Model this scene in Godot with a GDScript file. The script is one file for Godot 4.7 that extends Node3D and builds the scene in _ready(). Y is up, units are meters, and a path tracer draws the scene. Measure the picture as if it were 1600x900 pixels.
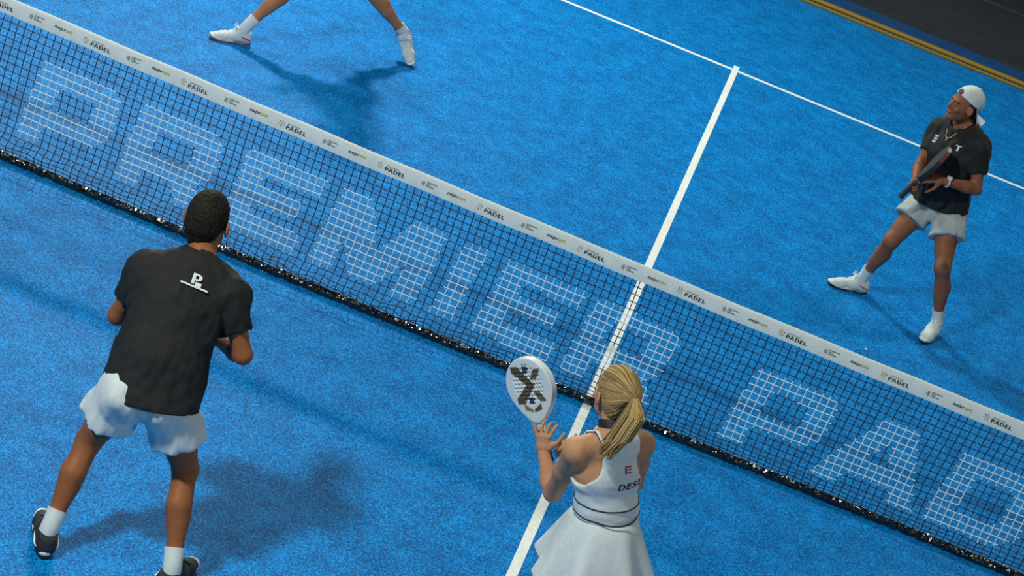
extends Node3D
# A padel court under floodlights: net, court lines and four players. y is up, z = 0 is the net, far side is -z.

var rng := RandomNumberGenerator.new()
var mats := {}

func _ready() -> void:
	rng.seed = 20240611
	# ---------------------------------------------------------------- camera, surroundings, lights
	var cam := Camera3D.new()
	cam.name = "camera"
	cam.position = Vector3(0.1158, 5.1967, 10.7349)
	cam.rotation = Vector3(-0.4146, 0.0675, 0.3693)
	cam.fov = 14.94
	cam.near = 0.1
	cam.far = 200.0
	add_child(cam)
	cam.current = true
	var e := Environment.new()
	e.background_mode = Environment.BG_COLOR
	e.background_color = Color(0.13, 0.14, 0.15)
	e.tonemap_mode = Environment.TONE_MAPPER_LINEAR
	e.tonemap_exposure = 1.16
	e.sdfgi_enabled = true
	e.ssao_enabled = true
	e.ssil_enabled = true
	var we := WorldEnvironment.new()
	we.name = "surroundings"
	we.environment = e
	add_child(we)
	make_materials()
	floodlight(Vector3(-5.6, 9.0, 7.8), Vector3(-0.8, 0, 1.5), 84.0, "floodlight on the near left mast behind the player in black")
	floodlight(Vector3(5.6, 6.5, 8.2), Vector3(0.8, 0, 1.5), 15.0, "floodlight on the near right mast behind the player in the white dress")
	floodlight(Vector3(-5.6, 6.5, -8.6), Vector3(-0.8, 0, -1.5), 66.0, "floodlight on the far left mast behind the running player")
	floodlight(Vector3(-5.6, 6.5, -4.6), Vector3(-0.8, 0, -2.0), 14.0, "floodlight on the left mast beside the service line")
	floodlight(Vector3(5.6, 6.5, -7.6), Vector3(0.8, 0, -1.5), 16.0, "floodlight on the far right mast behind the player in the cap")
	# ---------------------------------------------------------------- structure
	court()
	back_wall()
	# ---------------------------------------------------------------- things
	net()
	near_man()
	woman()
	right_man()
	runner()
	var speck := Buf.new()
	speck.tube([Vector3(1.462, 0.006, -2.292), Vector3(1.468, 0.010, -2.288), Vector3(1.474, 0.006, -2.282)], [0.004, 0.007, 0.004], 6, Color(0.8, 0.8, 0.78))
	var s := node("paper_scrap", speck, mats.vc)
	meta(s, "tiny white scrap lying on the blue turf behind the net", "scrap")

# ==================================================================== helpers
func meta(o: Node, label: String, category := "", group := "", kind := "") -> void:
	if label: o.set_meta("label", label)
	if category: o.set_meta("category", category)
	if group: o.set_meta("group", group)
	if kind: o.set_meta("kind", kind)

func node(called: String, b: Buf, m: Material, parent: Node = self) -> MeshInstance3D:
	var o := MeshInstance3D.new()
	o.name = called
	o.mesh = b.mesh()
	o.material_override = m
	parent.add_child(o, true)
	return o

func base(called: String, at: Vector3, label: String, category: String, parent: Node = self) -> Node3D:
	var o := Node3D.new()
	o.name = called
	o.position = at
	parent.add_child(o, true)
	meta(o, label, category)
	return o

func mat(color: Color, rough := 0.8, metal := 0.0, vertex := false) -> StandardMaterial3D:
	var m := StandardMaterial3D.new()
	m.albedo_color = color
	m.roughness = rough
	m.metallic = metal
	m.vertex_color_use_as_albedo = vertex
	return m

func grain_texture(size: int, lo: Color, hi: Color, speck: float, amount: float, sd: int) -> ImageTexture:
	# fibres and sand: white noise smoothed over two pixels, with a slow drift and a few pale grains
	var r := RandomNumberGenerator.new()
	r.seed = sd
	var slow := FastNoiseLite.new()
	slow.seed = sd
	slow.frequency = 0.012
	slow.fractal_octaves = 3
	var drift := slow.get_seamless_image(size, size).get_data()
	var raw := PackedFloat32Array()
	raw.resize(size * size)
	for i in size * size:
		raw[i] = r.randf()
	var by := PackedByteArray()
	by.resize(size * size * 3)
	for y in size:
		var y1 := ((y + 1) % size) * size
		var y0 := y * size
		for x in size:
			var x1 := (x + 1) % size
			var v := (raw[y0 + x] + raw[y0 + x1] + raw[y1 + x] + raw[y1 + x1]) * 0.25
			v = clampf(0.5 + (v - 0.5) * amount + (drift[y0 + x] / 255.0 - 0.5) * 0.35, 0.0, 1.0)
			if raw[y0 + x] > speck: v = minf(1.0, v + 0.35)
			var i := (y0 + x) * 3
			by[i] = int(255.0 * lerpf(lo.r, hi.r, v))
			by[i + 1] = int(255.0 * lerpf(lo.g, hi.g, v))
			by[i + 2] = int(255.0 * lerpf(lo.b, hi.b, v))
	var im := Image.create_from_data(size, size, false, Image.FORMAT_RGB8, by)
	return ImageTexture.create_from_image(im)

func grained(lo: Color, hi: Color, metres: float, size: int, rough: float, sd: int, speck := 0.985, amount := 1.3) -> StandardMaterial3D:
	var m := mat(Color.WHITE, rough)
	m.albedo_texture = grain_texture(size, lo, hi, speck, amount, sd)
	m.uv1_triplanar = true
	m.uv1_world_triplanar = true
	m.uv1_scale = Vector3.ONE / metres
	return m

func make_materials() -> void:
	mats.vc = mat(Color.WHITE, 0.6, 0.0, true)
	mats.turf = grained(Color8(0, 74, 134), Color8(14, 160, 244), 3.1, 1024, 0.65, 3, 0.98, 2.1)
	mats.turf.metallic_specular = 0.23
	mats.line = grained(Color8(214, 216, 210), Color8(250, 250, 246), 1.1, 256, 0.8, 5)
	mats.outer = grained(Color8(2, 62, 118), Color8(10, 92, 164), 2.3, 512, 0.9, 7)
	mats.black_floor = grained(Color8(34, 35, 37), Color8(66, 67, 69), 2.7, 512, 0.95, 9)
	mats.seam = mat(Color8(88, 92, 94), 0.9)
	mats.gold = mat(Color8(168, 132, 52), 0.5)
	mats.gold_dark = mat(Color8(70, 58, 30), 0.7)
	mats.glass = mat(Color(0.03, 0.06, 0.06, 0.04), 0.02)
	mats.glass.metallic_specular = 0.25
	mats.glass.transparency = BaseMaterial3D.TRANSPARENCY_ALPHA
	mats.tape = grained(Color8(206, 212, 206), Color8(240, 243, 238), 0.35, 256, 0.65, 11)
	mats.cord = mat(Color8(14, 20, 30), 0.7)
	mats.cord_white = mat(Color8(222, 232, 236), 0.7)
	mats.band = mat(Color8(16, 15, 14), 0.16)
	mats.band.metallic_specular = 0.9
	mats.foil = mat(Color8(196, 186, 160), 0.32, 1.0)
	mats.steel = mat(Color8(60, 62, 66), 0.45, 0.6)
	mats.skin = mat(Color.WHITE, 0.55, 0.0, true)
	mats.skin.metallic_specular = 0.35
	mats.black_cloth = grained(Color8(15, 16, 16), Color8(33, 35, 34), 0.25, 128, 0.85, 13)
	mats.white_cloth = grained(Color8(192, 200, 200), Color8(226, 232, 232), 0.25, 128, 0.8, 15)
	mats.grey_cloth = grained(Color8(150, 156, 154), Color8(190, 197, 195), 0.25, 128, 0.85, 17)
	mats.hair = mat(Color.WHITE, 0.75, 0.0, true)
	mats.hair.metallic_specular = 0.25
	mats.print_white = mat(Color8(226, 232, 230), 0.7)
	mats.glow = mat(Color.WHITE, 0.5)
	mats.glow.emission_enabled = true
	mats.glow.emission = Color(1.0, 0.98, 0.94)
	mats.glow.emission_energy_multiplier = 3.0

func floodlight(at: Vector3, aim: Vector3, energy: float, label: String) -> void:
	var t := base("floodlight", Vector3(at.x, 0, at.z), label, "floodlight")
	t.set_meta("group", "court floodlights")
	var out := Vector3(signf(at.x) * 0.35, 0, 0)
	var b := Buf.new()
	b.tube([out, out + Vector3(0, 2.5, 0), out + Vector3(0, at.y + 0.2, 0)], [0.06, 0.055, 0.05], 12, Color.WHITE)
	node("pole", b, mats.steel, t)
	b = Buf.new()
	b.box(Vector3(out.x, 0.01, 0), Vector3(0.15, 0.01, 0.15), Color.WHITE)
	node("base_plate", b, mats.steel, t)
	var head := Node3D.new()
	head.name = "lamp_head"
	t.add_child(head, true)
	head.position = Vector3(0, at.y, 0)
	head.look_at_from_position(Vector3(at.x, at.y, at.z), aim)
	head.position = Vector3(0, at.y, 0)
	b = Buf.new()
	b.box(Vector3(0, 0, 0.09), Vector3(0.54, 0.29, 0.06), Color.WHITE)
	for i in 7:
		b.box(Vector3(-0.42 + i * 0.14, 0, 0.165), Vector3(0.008, 0.26, 0.018), Color.WHITE)
	node("housing", b, mats.steel, head)
	b = Buf.new()
	b.box(Vector3(0, 0, 0.02), Vector3(0.5, 0.25, 0.008), Color.WHITE)
	node("lamp_glass", b, mats.glow, head)
	b = Buf.new()
	b.tube([head.basis.inverse() * (out + Vector3(0, 0.05, 0)), Vector3(0, 0, 0.14)], [0.03, 0.03], 8, Color.WHITE)
	node("bracket", b, mats.steel, head)
	var l := AreaLight3D.new()
	l.name = "light"
	l.area_size = Vector2(1.0, 0.5)
	l.light_energy = energy
	l.light_color = Color(0.97, 1.0, 0.97)
	l.shadow_enabled = true
	l.area_range = 60.0
	head.add_child(l, true)

# ==================================================================== mesh buffer
class Buf:
	var v := PackedVector3Array()
	var n := PackedVector3Array()
	var c := PackedColorArray()
	var ix := PackedInt32Array()

	func mesh() -> ArrayMesh:
		var a := []
		a.resize(Mesh.ARRAY_MAX)
		a[Mesh.ARRAY_VERTEX] = v
		a[Mesh.ARRAY_NORMAL] = n
		a[Mesh.ARRAY_COLOR] = c
		a[Mesh.ARRAY_INDEX] = ix
		var m := ArrayMesh.new()
		m.add_surface_from_arrays(Mesh.PRIMITIVE_TRIANGLES, a)
		return m

	func quad(p0: Vector3, p1: Vector3, p2: Vector3, p3: Vector3, col: Color) -> void:
		# corners clockwise seen from the front
		var nn := (p2 - p0).cross(p1 - p0).normalized()
		var s := v.size()
		for p in [p0, p1, p2, p3]:
			v.append(p)
			n.append(nn)
			c.append(col)
		ix.append_array(PackedInt32Array([s, s + 1, s + 2, s, s + 2, s + 3]))

	func tri(p0: Vector3, p1: Vector3, p2: Vector3, nn: Vector3, col: Color) -> void:
		var s := v.size()
		var turned := (p2 - p0).cross(p1 - p0).dot(nn) < 0.0
		for p in ([p0, p2, p1] if turned else [p0, p1, p2]):
			v.append(p)
			n.append(nn)
			c.append(col)
		ix.append_array(PackedInt32Array([s, s + 1, s + 2]))

	func box(o: Vector3, h: Vector3, col: Color) -> void:
		var k := [Vector3(-1, -1, -1), Vector3(1, -1, -1), Vector3(1, 1, -1), Vector3(-1, 1, -1), Vector3(-1, -1, 1), Vector3(1, -1, 1), Vector3(1, 1, 1), Vector3(-1, 1, 1)]
		for f in [[4, 7, 6, 5], [1, 2, 3, 0], [0, 3, 7, 4], [5, 6, 2, 1], [7, 3, 2, 6], [0, 4, 5, 1]]:
			quad(o + k[f[0]] * h, o + k[f[1]] * h, o + k[f[2]] * h, o + k[f[3]] * h, col)

	func tube(pts: Array, rad: Array, sides: int, col: Color, closed := false, caps := true, flat := Vector3.ZERO, squash := 1.0) -> void:
		# a swept round section; with flat and squash the section is pressed along that direction
		var m := pts.size()
		var s := v.size()
		var up := Vector3.UP
		for i in m:
			var d: Vector3
			if closed: d = pts[(i + 1) % m] - pts[(i + m - 1) % m]
			else: d = pts[mini(i + 1, m - 1)] - pts[maxi(i - 1, 0)]
			d = d.normalized()
			if i == 0: up = Vector3.UP if absf(d.y) < 0.9 else Vector3.RIGHT
			var a := d.cross(up).normalized()
			var b := a.cross(d).normalized()
			up = b
			for k in sides:
				var t := TAU * k / sides
				var nn := a * cos(t) + b * sin(t)
				var off: Vector3 = nn * rad[i % rad.size()]
				if squash != 1.0: off -= flat * off.dot(flat) * (1.0 - squash)
				v.append(pts[i] + off)
				n.append(nn)
				c.append(col)
		var last := m if closed else m - 1
		for i in last:
			var j := (i + 1) % m
			for k in sides:
				var l := (k + 1) % sides
				ix.append_array(PackedInt32Array([s + i * sides + k, s + i * sides + l, s + j * sides + l, s + i * sides + k, s + j * sides + l, s + j * sides + k]))
		if caps and not closed:
			for w in [0, m - 1]:
				var dd: Vector3 = (pts[0] - pts[1]).normalized() if w == 0 else (pts[m - 1] - pts[m - 2]).normalized()
				for k in range(1, sides - 1):
					tri(v[s + w * sides], v[s + w * sides + k], v[s + w * sides + k + 1], dd, col)

	func text(words: String, o: Vector3, right: Vector3, up: Vector3, width: float, height: float, col: Color, bold := true, onto: Field = null) -> void:
		# lettering fitted to width x height, its lower left corner at o
		var tm := TextMesh.new()
		var f := SystemFont.new()
		f.font_names = PackedStringArray(["Droid Sans"])
		f.font_weight = 800 if bold else 400
		tm.font = f
		tm.font_size = 32
		tm.pixel_size = 0.01
		tm.depth = 0.0
		tm.curve_step = 2.0
		tm.text = words
		var a := tm.surface_get_arrays(0)
		var pv: PackedVector3Array = a[Mesh.ARRAY_VERTEX]
		var pn: PackedVector3Array = a[Mesh.ARRAY_NORMAL]
		var pi: PackedInt32Array = a[Mesh.ARRAY_INDEX]
		var lo := Vector3.INF
		var hi := -Vector3.INF
		for p in pv:
			lo = lo.min(p)
			hi = hi.max(p)
		var nn := right.cross(up).normalized()
		var s := v.size()
		for i in pv.size():
			var q := Vector3((pv[i].x - lo.x) / (hi.x - lo.x) * width, (pv[i].y - lo.y) / (hi.y - lo.y) * height, 0)
			var w: Vector3 = o + right * q.x + up * q.y
			if onto: w = onto.land(w, -nn, 0.0022)
			v.append(w)
			n.append(nn)
			c.append(col)
		if pi.size() == 0:
			for i in pv.size(): ix.append(s + i)
		else:
			for i in pi: ix.append(s + i)

	func disc(o: Vector3, right: Vector3, up: Vector3, rx: float, ry: float, col: Color, seg := 8) -> void:
		var nn := right.cross(up).normalized()
		for k in seg:
			var a := TAU * k / seg
			var b := TAU * (k + 1) / seg
			tri(o, o + right * cos(b) * rx + up * sin(b) * ry, o + right * cos(a) * rx + up * sin(a) * ry, nn, col)

	func loft(rings: Array, col: Color, close_ends := true, both := false) -> void:
		# rings: arrays of points, the same count in each, closed round
		var m: int = rings[0].size()
		var s := v.size()
		for r in rings:
			for p in r:
				v.append(p)
				n.append(Vector3.ZERO)
				c.append(col)
		var f := ix.size()
		for i in rings.size() - 1:
			for k in m:
				var l := (k + 1) % m
				ix.append_array(PackedInt32Array([s + i * m + k, s + (i + 1) * m + k, s + (i + 1) * m + l, s + i * m + k, s + (i + 1) * m + l, s + i * m + l]))
		smooth(s, f)
		if close_ends:
			for w in [0, rings.size() - 1]:
				var mid := Vector3.ZERO
				for p in rings[w]: mid += p / m
				var other := Vector3.ZERO
				for p in rings[1 if w == 0 else rings.size() - 2]: other += p / m
				for k in m:
					tri(mid, rings[w][k], rings[w][(k + 1) % m], (mid - other).normalized(), col)

	func smooth(first_vertex: int, first_index: int) -> void:
		for i in range(first_index, ix.size(), 3):
			var a := ix[i]
			var b := ix[i + 1]
			var d := ix[i + 2]
			var fn := (v[d] - v[a]).cross(v[b] - v[a])
			n[a] += fn
			n[b] += fn
			n[d] += fn
		for i in range(first_vertex, v.size()):
			n[i] = n[i].normalized() if n[i].length_squared() > 0.0 else Vector3.UP

# ==================================================================== colour of skin, hair and print by place on the body
class Paint:
	var base := Color.WHITE
	var spots := []      # [centre, radius, colour, softness 0..1]
	var boxes := []
	var noise: FastNoiseLite
	var amount := 0.0
	var stretch := Vector3.ONE * 30.0

	func color_at(p: Vector3) -> Color:
		var c := base
		for s in spots:
			var e: float = p.distance_to(s[0]) / s[1]
			if e < 1.0:
				var w := clampf((1.0 - e) / maxf(s[3], 0.01), 0.0, 1.0)
				c = c.lerp(s[2], w)
		if noise:
			var k := 1.0 + amount * noise.get_noise_3dv(p * stretch)
			c = Color(c.r * k, c.g * k, c.b * k)
		return c

# ==================================================================== distance field and its surface net
class Field:
	var o: Vector3
	var h: float
	var nx: int
	var ny: int
	var nz: int
	var d := PackedFloat32Array()

	func _init(lo: Vector3, hi: Vector3, cell: float) -> void:
		o = lo
		h = cell
		nx = int((hi.x - lo.x) / cell) + 2
		ny = int((hi.y - lo.y) / cell) + 2
		nz = int((hi.z - lo.z) / cell) + 2
		d.resize(nx * ny * nz)
		d.fill(1.0)

	func span(lo: Vector3, hi: Vector3) -> PackedInt32Array:
		var a := (lo - o) / h
		var b := (hi - o) / h
		return PackedInt32Array([maxi(0, int(a.x)), mini(nx - 1, int(b.x) + 1), maxi(0, int(a.y)), mini(ny - 1, int(b.y) + 1), maxi(0, int(a.z)), mini(nz - 1, int(b.z) + 1)])

	# tapered capsule from a to b, joined with a smooth minimum of width k; lat and ratio widen it along lat; flat cuts its ends square
	func cap(a: Vector3, b: Vector3, ra: float, rb: float, k := 0.02, lat := Vector3.ZERO, ratio := 1.0, flat := false, cut := false) -> void:
		var m := maxf(ra, rb) * maxf(1.0, ratio) + k * 0.5 + 3.0 * h
		var s := span(a.min(b) - Vector3.ONE * m, a.max(b) + Vector3.ONE * m)
		var ab := b - a
		var l2 := maxf(ab.length_squared(), 1e-9)
		var ln := sqrt(l2)
		var wide := ratio != 1.0
		var shrink := 1.0 - 1.0 / ratio
		for z in range(s[4], s[5] + 1):
			for y in range(s[2], s[3] + 1):
				var i := (z * ny + y) * nx + s[0]
				var p := o + Vector3(s[0], y, z) * h - a
				for x in range(s[0], s[1] + 1):
					var t := p.dot(ab) / l2
					var tc := clampf(t, 0.0, 1.0)
					var q := p - ab * (t if flat else tc)
					if wide: q -= lat * (q.dot(lat) * shrink)
					var e := q.length() - (ra + (rb - ra) * tc)
					if flat: e = maxf(e, maxf(-t, t - 1.0) * ln)
					var f := d[i]
					if cut:
						# smooth subtraction
						var w := maxf(k - absf(f + e), 0.0) / k
						d[i] = maxf(f, -e) + w * w * k * 0.25
					else:
						var w := maxf(k - absf(f - e), 0.0) / k
						d[i] = minf(f, e) - w * w * k * 0.25
					i += 1
					p.x += h

	func egg(c: Vector3, b: Basis, r: Vector3, k := 0.01, cut := false) -> void:
		var m := maxf(r.x, maxf(r.y, r.z)) + k + 3.0 * h
		var s := span(c - Vector3.ONE * m, c + Vector3.ONE * m)
		var inv := b.transposed()
		for z in range(s[4], s[5] + 1):
			for y in range(s[2], s[3] + 1):
				var i := (z * ny + y) * nx + s[0]
				for x in range(s[0], s[1] + 1):
					var q := inv * (o + Vector3(x, y, z) * h - c)
					var g := q / r
					var k0 := g.length()
					var k1 := (g / r).length()
					var e := k0 * (k0 - 1.0) / maxf(k1, 1e-6) if k0 > 1e-4 else -minf(r.x, minf(r.y, r.z))
					var f := d[i]
					if cut:
						var w := maxf(k - absf(f + e), 0.0) / k
						d[i] = maxf(f, -e) + w * w * k * 0.25
					else:
						var w := maxf(k - absf(f - e), 0.0) / k
						d[i] = minf(f, e) - w * w * k * 0.25
					i += 1

	func keep(point: Vector3, away: Vector3) -> void:
		# cuts off what lies on the side that away points to
		var a := away.normalized()
		var i := 0
		for z in nz:
			for y in ny:
				var t := (o + Vector3(0, y, z) * h - point).dot(a)
				for x in nx:
					if d[i] < t: d[i] = t
					i += 1
					t += a.x * h

	func rough(sd: int, amp: float, freq: Vector3, octaves := 2) -> void:
		var f := FastNoiseLite.new()
		f.seed = sd
		f.frequency = 1.0
		f.fractal_octaves = octaves
		var i := 0
		for z in nz:
			for y in ny:
				for x in nx:
					if absf(d[i]) < 4.0 * h:
						d[i] += amp * f.get_noise_3dv((o + Vector3(x, y, z) * h) * freq)
					i += 1

	func at(p: Vector3) -> float:
		var q := (p - o) / h
		var x := clampi(int(q.x), 0, nx - 2)
		var y := clampi(int(q.y), 0, ny - 2)
		var z := clampi(int(q.z), 0, nz - 2)
		var fx := q.x - x
		var fy := q.y - y
		var fz := q.z - z
		var i := (z * ny + y) * nx + x
		var r0 := lerpf(lerpf(d[i], d[i + 1], fx), lerpf(d[i + nx], d[i + nx + 1], fx), fy)
		i += nx * ny
		var r1 := lerpf(lerpf(d[i], d[i + 1], fx), lerpf(d[i + nx], d[i + nx + 1], fx), fy)
		return lerpf(r0, r1, fz)

	func land(p: Vector3, dir: Vector3, above: float) -> Vector3:
		# the point where a walk from p along dir meets the surface, lifted back by above
		var q := p - dir * 0.12
		for i in 160:
			if at(q) < above: return q
			q += dir * 0.0015
		return p

	func snap(p: Vector3, above: float) -> Vector3:
		# the nearest place on the surface, lifted by above
		for i in 10:
			var e := at(p) - above
			if absf(e) < 0.0004: break
			var g := Vector3(at(p + Vector3(h, 0, 0)) - at(p - Vector3(h, 0, 0)), at(p + Vector3(0, h, 0)) - at(p - Vector3(0, h, 0)), at(p + Vector3(0, 0, h)) - at(p - Vector3(0, 0, h)))
			if g.length_squared() < 1e-12: break
			p -= g.normalized() * e * 0.9
		return p

	func slope(p: Vector3) -> Vector3:
		return Vector3(at(p + Vector3(h, 0, 0)) - at(p - Vector3(h, 0, 0)), at(p + Vector3(0, h, 0)) - at(p - Vector3(0, h, 0)), at(p + Vector3(0, 0, h)) - at(p - Vector3(0, 0, h))).normalized()

	func add_to(b: Buf, col: Color, paint: Paint = null) -> void:
		var vi := PackedInt32Array()
		vi.resize(nx * ny * nz)
		vi.fill(-1)
		var sy := nx
		var sz := nx * ny
		var corner := PackedInt32Array([0, 1, sy, sy + 1, sz, sz + 1, sz + sy, sz + sy + 1])
		var at3 := [Vector3(0, 0, 0), Vector3(1, 0, 0), Vector3(0, 1, 0), Vector3(1, 1, 0), Vector3(0, 0, 1), Vector3(1, 0, 1), Vector3(0, 1, 1), Vector3(1, 1, 1)]
		var edges := PackedInt32Array([0, 1, 2, 3, 4, 5, 6, 7, 0, 2, 1, 3, 4, 6, 5, 7, 0, 4, 1, 5, 2, 6, 3, 7])
		var s := b.v.size()
		var f := b.ix.size()
		var near := 2.6 * h
		var val := PackedFloat32Array()
		val.resize(8)
		for z in nz - 1:
			for y in ny - 1:
				var i := z * sz + y * sy
				for x in nx - 1:
					if absf(d[i]) < near:
						var mask := 0
						for k in 8:
							val[k] = d[i + corner[k]]
							if val[k] < 0.0: mask |= 1 << k
						if mask != 0 and mask != 255:
							var sum := Vector3.ZERO
							var cnt := 0
							for k in range(0, 24, 2):
								var a := edges[k]
								var c := edges[k + 1]
								if (val[a] < 0.0) != (val[c] < 0.0):
									var t := val[a] / (val[a] - val[c])
									sum += at3[a] + (at3[c] - at3[a]) * t
									cnt += 1
							var p := o + (Vector3(x, y, z) + sum / cnt) * h
							vi[i] = b.v.size()
							b.v.append(p)
							b.n.append(Vector3.ZERO)
							b.c.append(paint.color_at(p) if paint else col)
					i += 1
		for z in range(1, nz - 1):
			for y in range(1, ny - 1):
				var i := z * sz + y * sy + 1
				for x in range(1, nx - 1):
					if vi[i] >= 0:
						var neg := d[i] < 0.0
						if neg != (d[i + 1] < 0.0): quad_of(b, vi[i], vi[i - sy], vi[i - sy - sz], vi[i - sz], not neg)
						if neg != (d[i + sy] < 0.0): quad_of(b, vi[i], vi[i - sz], vi[i - sz - 1], vi[i - 1], not neg)
						if neg != (d[i + sz] < 0.0): quad_of(b, vi[i], vi[i - 1], vi[i - 1 - sy], vi[i - sy], not neg)
					i += 1
		b.smooth(s, f)

	func quad_of(b: Buf, p: int, q: int, r: int, t: int, flip: bool) -> void:
		if p < 0 or q < 0 or r < 0 or t < 0: return
		if flip: b.ix.append_array(PackedInt32Array([p, q, r, p, r, t]))
		else: b.ix.append_array(PackedInt32Array([p, r, q, p, t, r]))

# ==================================================================== the setting
func slab(called: String, lo: Vector3, hi: Vector3, m: Material, parent: Node) -> MeshInstance3D:
	var b := Buf.new()
	b.box((lo + hi) * 0.5, (hi - lo) * 0.5, Color.WHITE)
	return node(called, b, m, parent)

func court() -> void:
	var f := base("floor", Vector3.ZERO, "blue artificial turf court with white painted lines", "")
	f.set_meta("kind", "structure")
	slab("turf", Vector3(-6.2, -0.05, -10.0), Vector3(6.2, 0.0, 10.6), mats.turf, f)
	slab("center_line", Vector3(-0.025, -0.01, -7.08), Vector3(0.025, 0.0016, 7.08), mats.line, f)
	slab("service_line", Vector3(-5.0, -0.01, -6.975), Vector3(-0.025, 0.0012, -6.925), mats.line, f)
	slab("service_line", Vector3(0.025, -0.01, -6.975), Vector3(5.0, 0.0012, -6.925), mats.line, f)
	slab("service_line", Vector3(-5.0, -0.01, 6.925), Vector3(-0.025, 0.0012, 6.975), mats.line, f)
	slab("service_line", Vector3(0.025, -0.01, 6.925), Vector3(5.0, 0.0012, 6.975), mats.line, f)
	slab("outer_strip", Vector3(-9.0, -0.05, -10.66), Vector3(9.0, 0.0, -10.0), mats.outer, f)
	var k := base("floor_surround", Vector3.ZERO, "charcoal carpet beyond the end of the court", "")
	k.set_meta("kind", "structure")
	slab("carpet", Vector3(-20, -0.06, -26.0), Vector3(20, -0.004, -10.66), mats.black_floor, k)
	slab("carpet", Vector3(-20, -0.06, -10.6), Vector3(-6.2, -0.006, 26.0), mats.black_floor, k)
	slab("carpet", Vector3(6.2, -0.06, -10.6), Vector3(20, -0.006, 26.0), mats.black_floor, k)
	slab("carpet", Vector3(-6.2, -0.06, 10.6), Vector3(6.2, -0.006, 26.0), mats.black_floor, k)
	slab("carpet_seam", Vector3(-20, -0.01, -13.012), Vector3(20, -0.001, -12.985), mats.seam, k)

func back_wall() -> void:
	var w := base("wall_back", Vector3(0, 0, -10.0), "glass end wall standing in a gold painted base rail", "")
	w.set_meta("kind", "structure")
	# the base channel: two gold rails with a dark joint between them
	for r in [[0.0, 0.034], [0.040, 0.070]]:
		var b := Buf.new()
		var y0: float = r[0]
		var y1: float = r[1]
		var ring := []
		for q in [Vector2(-0.03, y0), Vector2(0.036, y0), Vector2(0.04, y0 + 0.006), Vector2(0.04, y1 - 0.006), Vector2(0.034, y1), Vector2(-0.03, y1)]:
			ring.append(q)
		var a := []
		var c := []
		for q in ring:
			a.append(Vector3(-5.0, q.y, q.x))
			c.append(Vector3(5.0, q.y, q.x))
		b.loft([a, c], Color.WHITE)
		node("base_rail", b, mats.gold, w)
	slab("rail_joint", Vector3(-5.0, 0.032, -0.028), Vector3(5.0, 0.042, 0.032), mats.gold_dark, w)
	for i in 5:
		slab("glass_pane", Vector3(-5.0 + i * 2.0 + 0.003, 0.070, -0.006), Vector3(-3.0 + i * 2.0 - 0.003, 3.0, 0.006), mats.glass, w)

# ==================================================================== the net
const CELL := 0.043

func tape_top(x: float) -> float:
	return 0.876 + 0.0015 * x * x

func band_z(x: float) -> float:
	# the foot of the net wanders a little to and fro along the court
	return 0.045 * exp(-pow((x + 1.9) / 1.4, 2.0)) + 0.04 * smoothstep(-2.4, -4.5, x) - 0.05 * smoothstep(0.2, 2.6, x)

func knot(i: int, j: int) -> Vector3:
	# i counts cords from the middle, j rows down from the tape
	var x := i * CELL + 0.010
	var s := j * CELL
	var y := tape_top(x) - 0.088 - s
	var low := 0.05
	var regular := 15.0
	var z := 0.0
	if j > regular:
		var t := (j - regular) / 4.0
		var y0 := tape_top(x) - 0.088 - regular * CELL
		y = lerpf(y0, low, t)
		var slack := 0.3 + 0.7 * exp(-pow((x + 1.35) / 0.9, 2.0)) + 0.35 * exp(-pow((x + 3.6) / 0.7, 2.0))
		z += sin(t * PI) * 0.055 * slack + 0.008 * sin(x * 37.0 + j * 2.1) * slack
		y += 0.010 * sin(x * 29.0 + j) * slack * sin(t * PI)
	var hang := clampf(s / 0.75, 0.0, 1.0)
	z += band_z(x) * hang + 0.012 * sin(x * 1.9 + 0.6) * sin(hang * PI)
	var h := hash(Vector2i(i, j))
	x += ((h % 97) / 97.0 - 0.5) * 0.0035 + 0.004 * sin(j * 0.35 + x * 0.8)
	y += (((h / 97) % 89) / 89.0 - 0.5) * 0.0035
	return Vector3(x, y, z)

func letter_shape(l: String) -> Array:
	var t := 0.29
	match l:
		"P": return [[[0, 0], [0, 1], [0.93, 1], [1.06, 0.88], [1.06, 0.40], [0.92, 0.25], [t, 0.25], [t, 0]], [[t, 0.49], [t, 0.77], [0.76, 0.77], [0.76, 0.49]]]
		"R": return [[[0, 0], [0, 1], [0.93, 1], [1.06, 0.88], [1.06, 0.44], [0.96, 0.31], [1.12, 0], [0.80, 0], [0.64, 0.25], [t, 0.25], [t, 0]], [[t, 0.50], [t, 0.77], [0.76, 0.77], [0.76, 0.50]]]
		"E": return [[[0, 0], [0, 1], [0.97, 1], [0.97, 0.76], [t, 0.76], [t, 0.63], [0.82, 0.63], [0.82, 0.40], [t, 0.40], [t, 0.26], [0.97, 0.26], [0.97, 0]], []]
		"M": return [[[0, 0], [0, 1], [0.40, 1], [0.675, 0.44], [0.95, 1], [1.35, 1], [1.35, 0], [1.06, 0], [1.06, 0.42], [0.83, 0.02], [0.52, 0.02], [t, 0.42], [t, 0]], []]
		"I": return [[[0, 0], [0, 1], [t, 1], [t, 0]], []]
		"A": return [[[0, 0], [0.44, 1], [0.86, 1], [1.30, 0], [0.98, 0], [0.90, 0.2], [0.40, 0.2], [0.31, 0]], [[0.49, 0.42], [0.65, 0.74], [0.80, 0.42]]]
		"D": return [[[0, 0], [0, 1], [0.85, 1], [1.08, 0.78], [1.08, 0.22], [0.85, 0]], [[t, 0.26], [t, 0.74], [0.72, 0.74], [0.79, 0.66], [0.79, 0.34], [0.72, 0.26]]]
	return [[[0, 0], [0, 1], [t, 1], [t, 0.26], [0.92, 0.26], [0.92, 0]], []]

func poly(a: Array) -> PackedVector2Array:
	var p := PackedVector2Array()
	for q in a: p.append(Vector2(q[0], q[1]))
	return p

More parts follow.
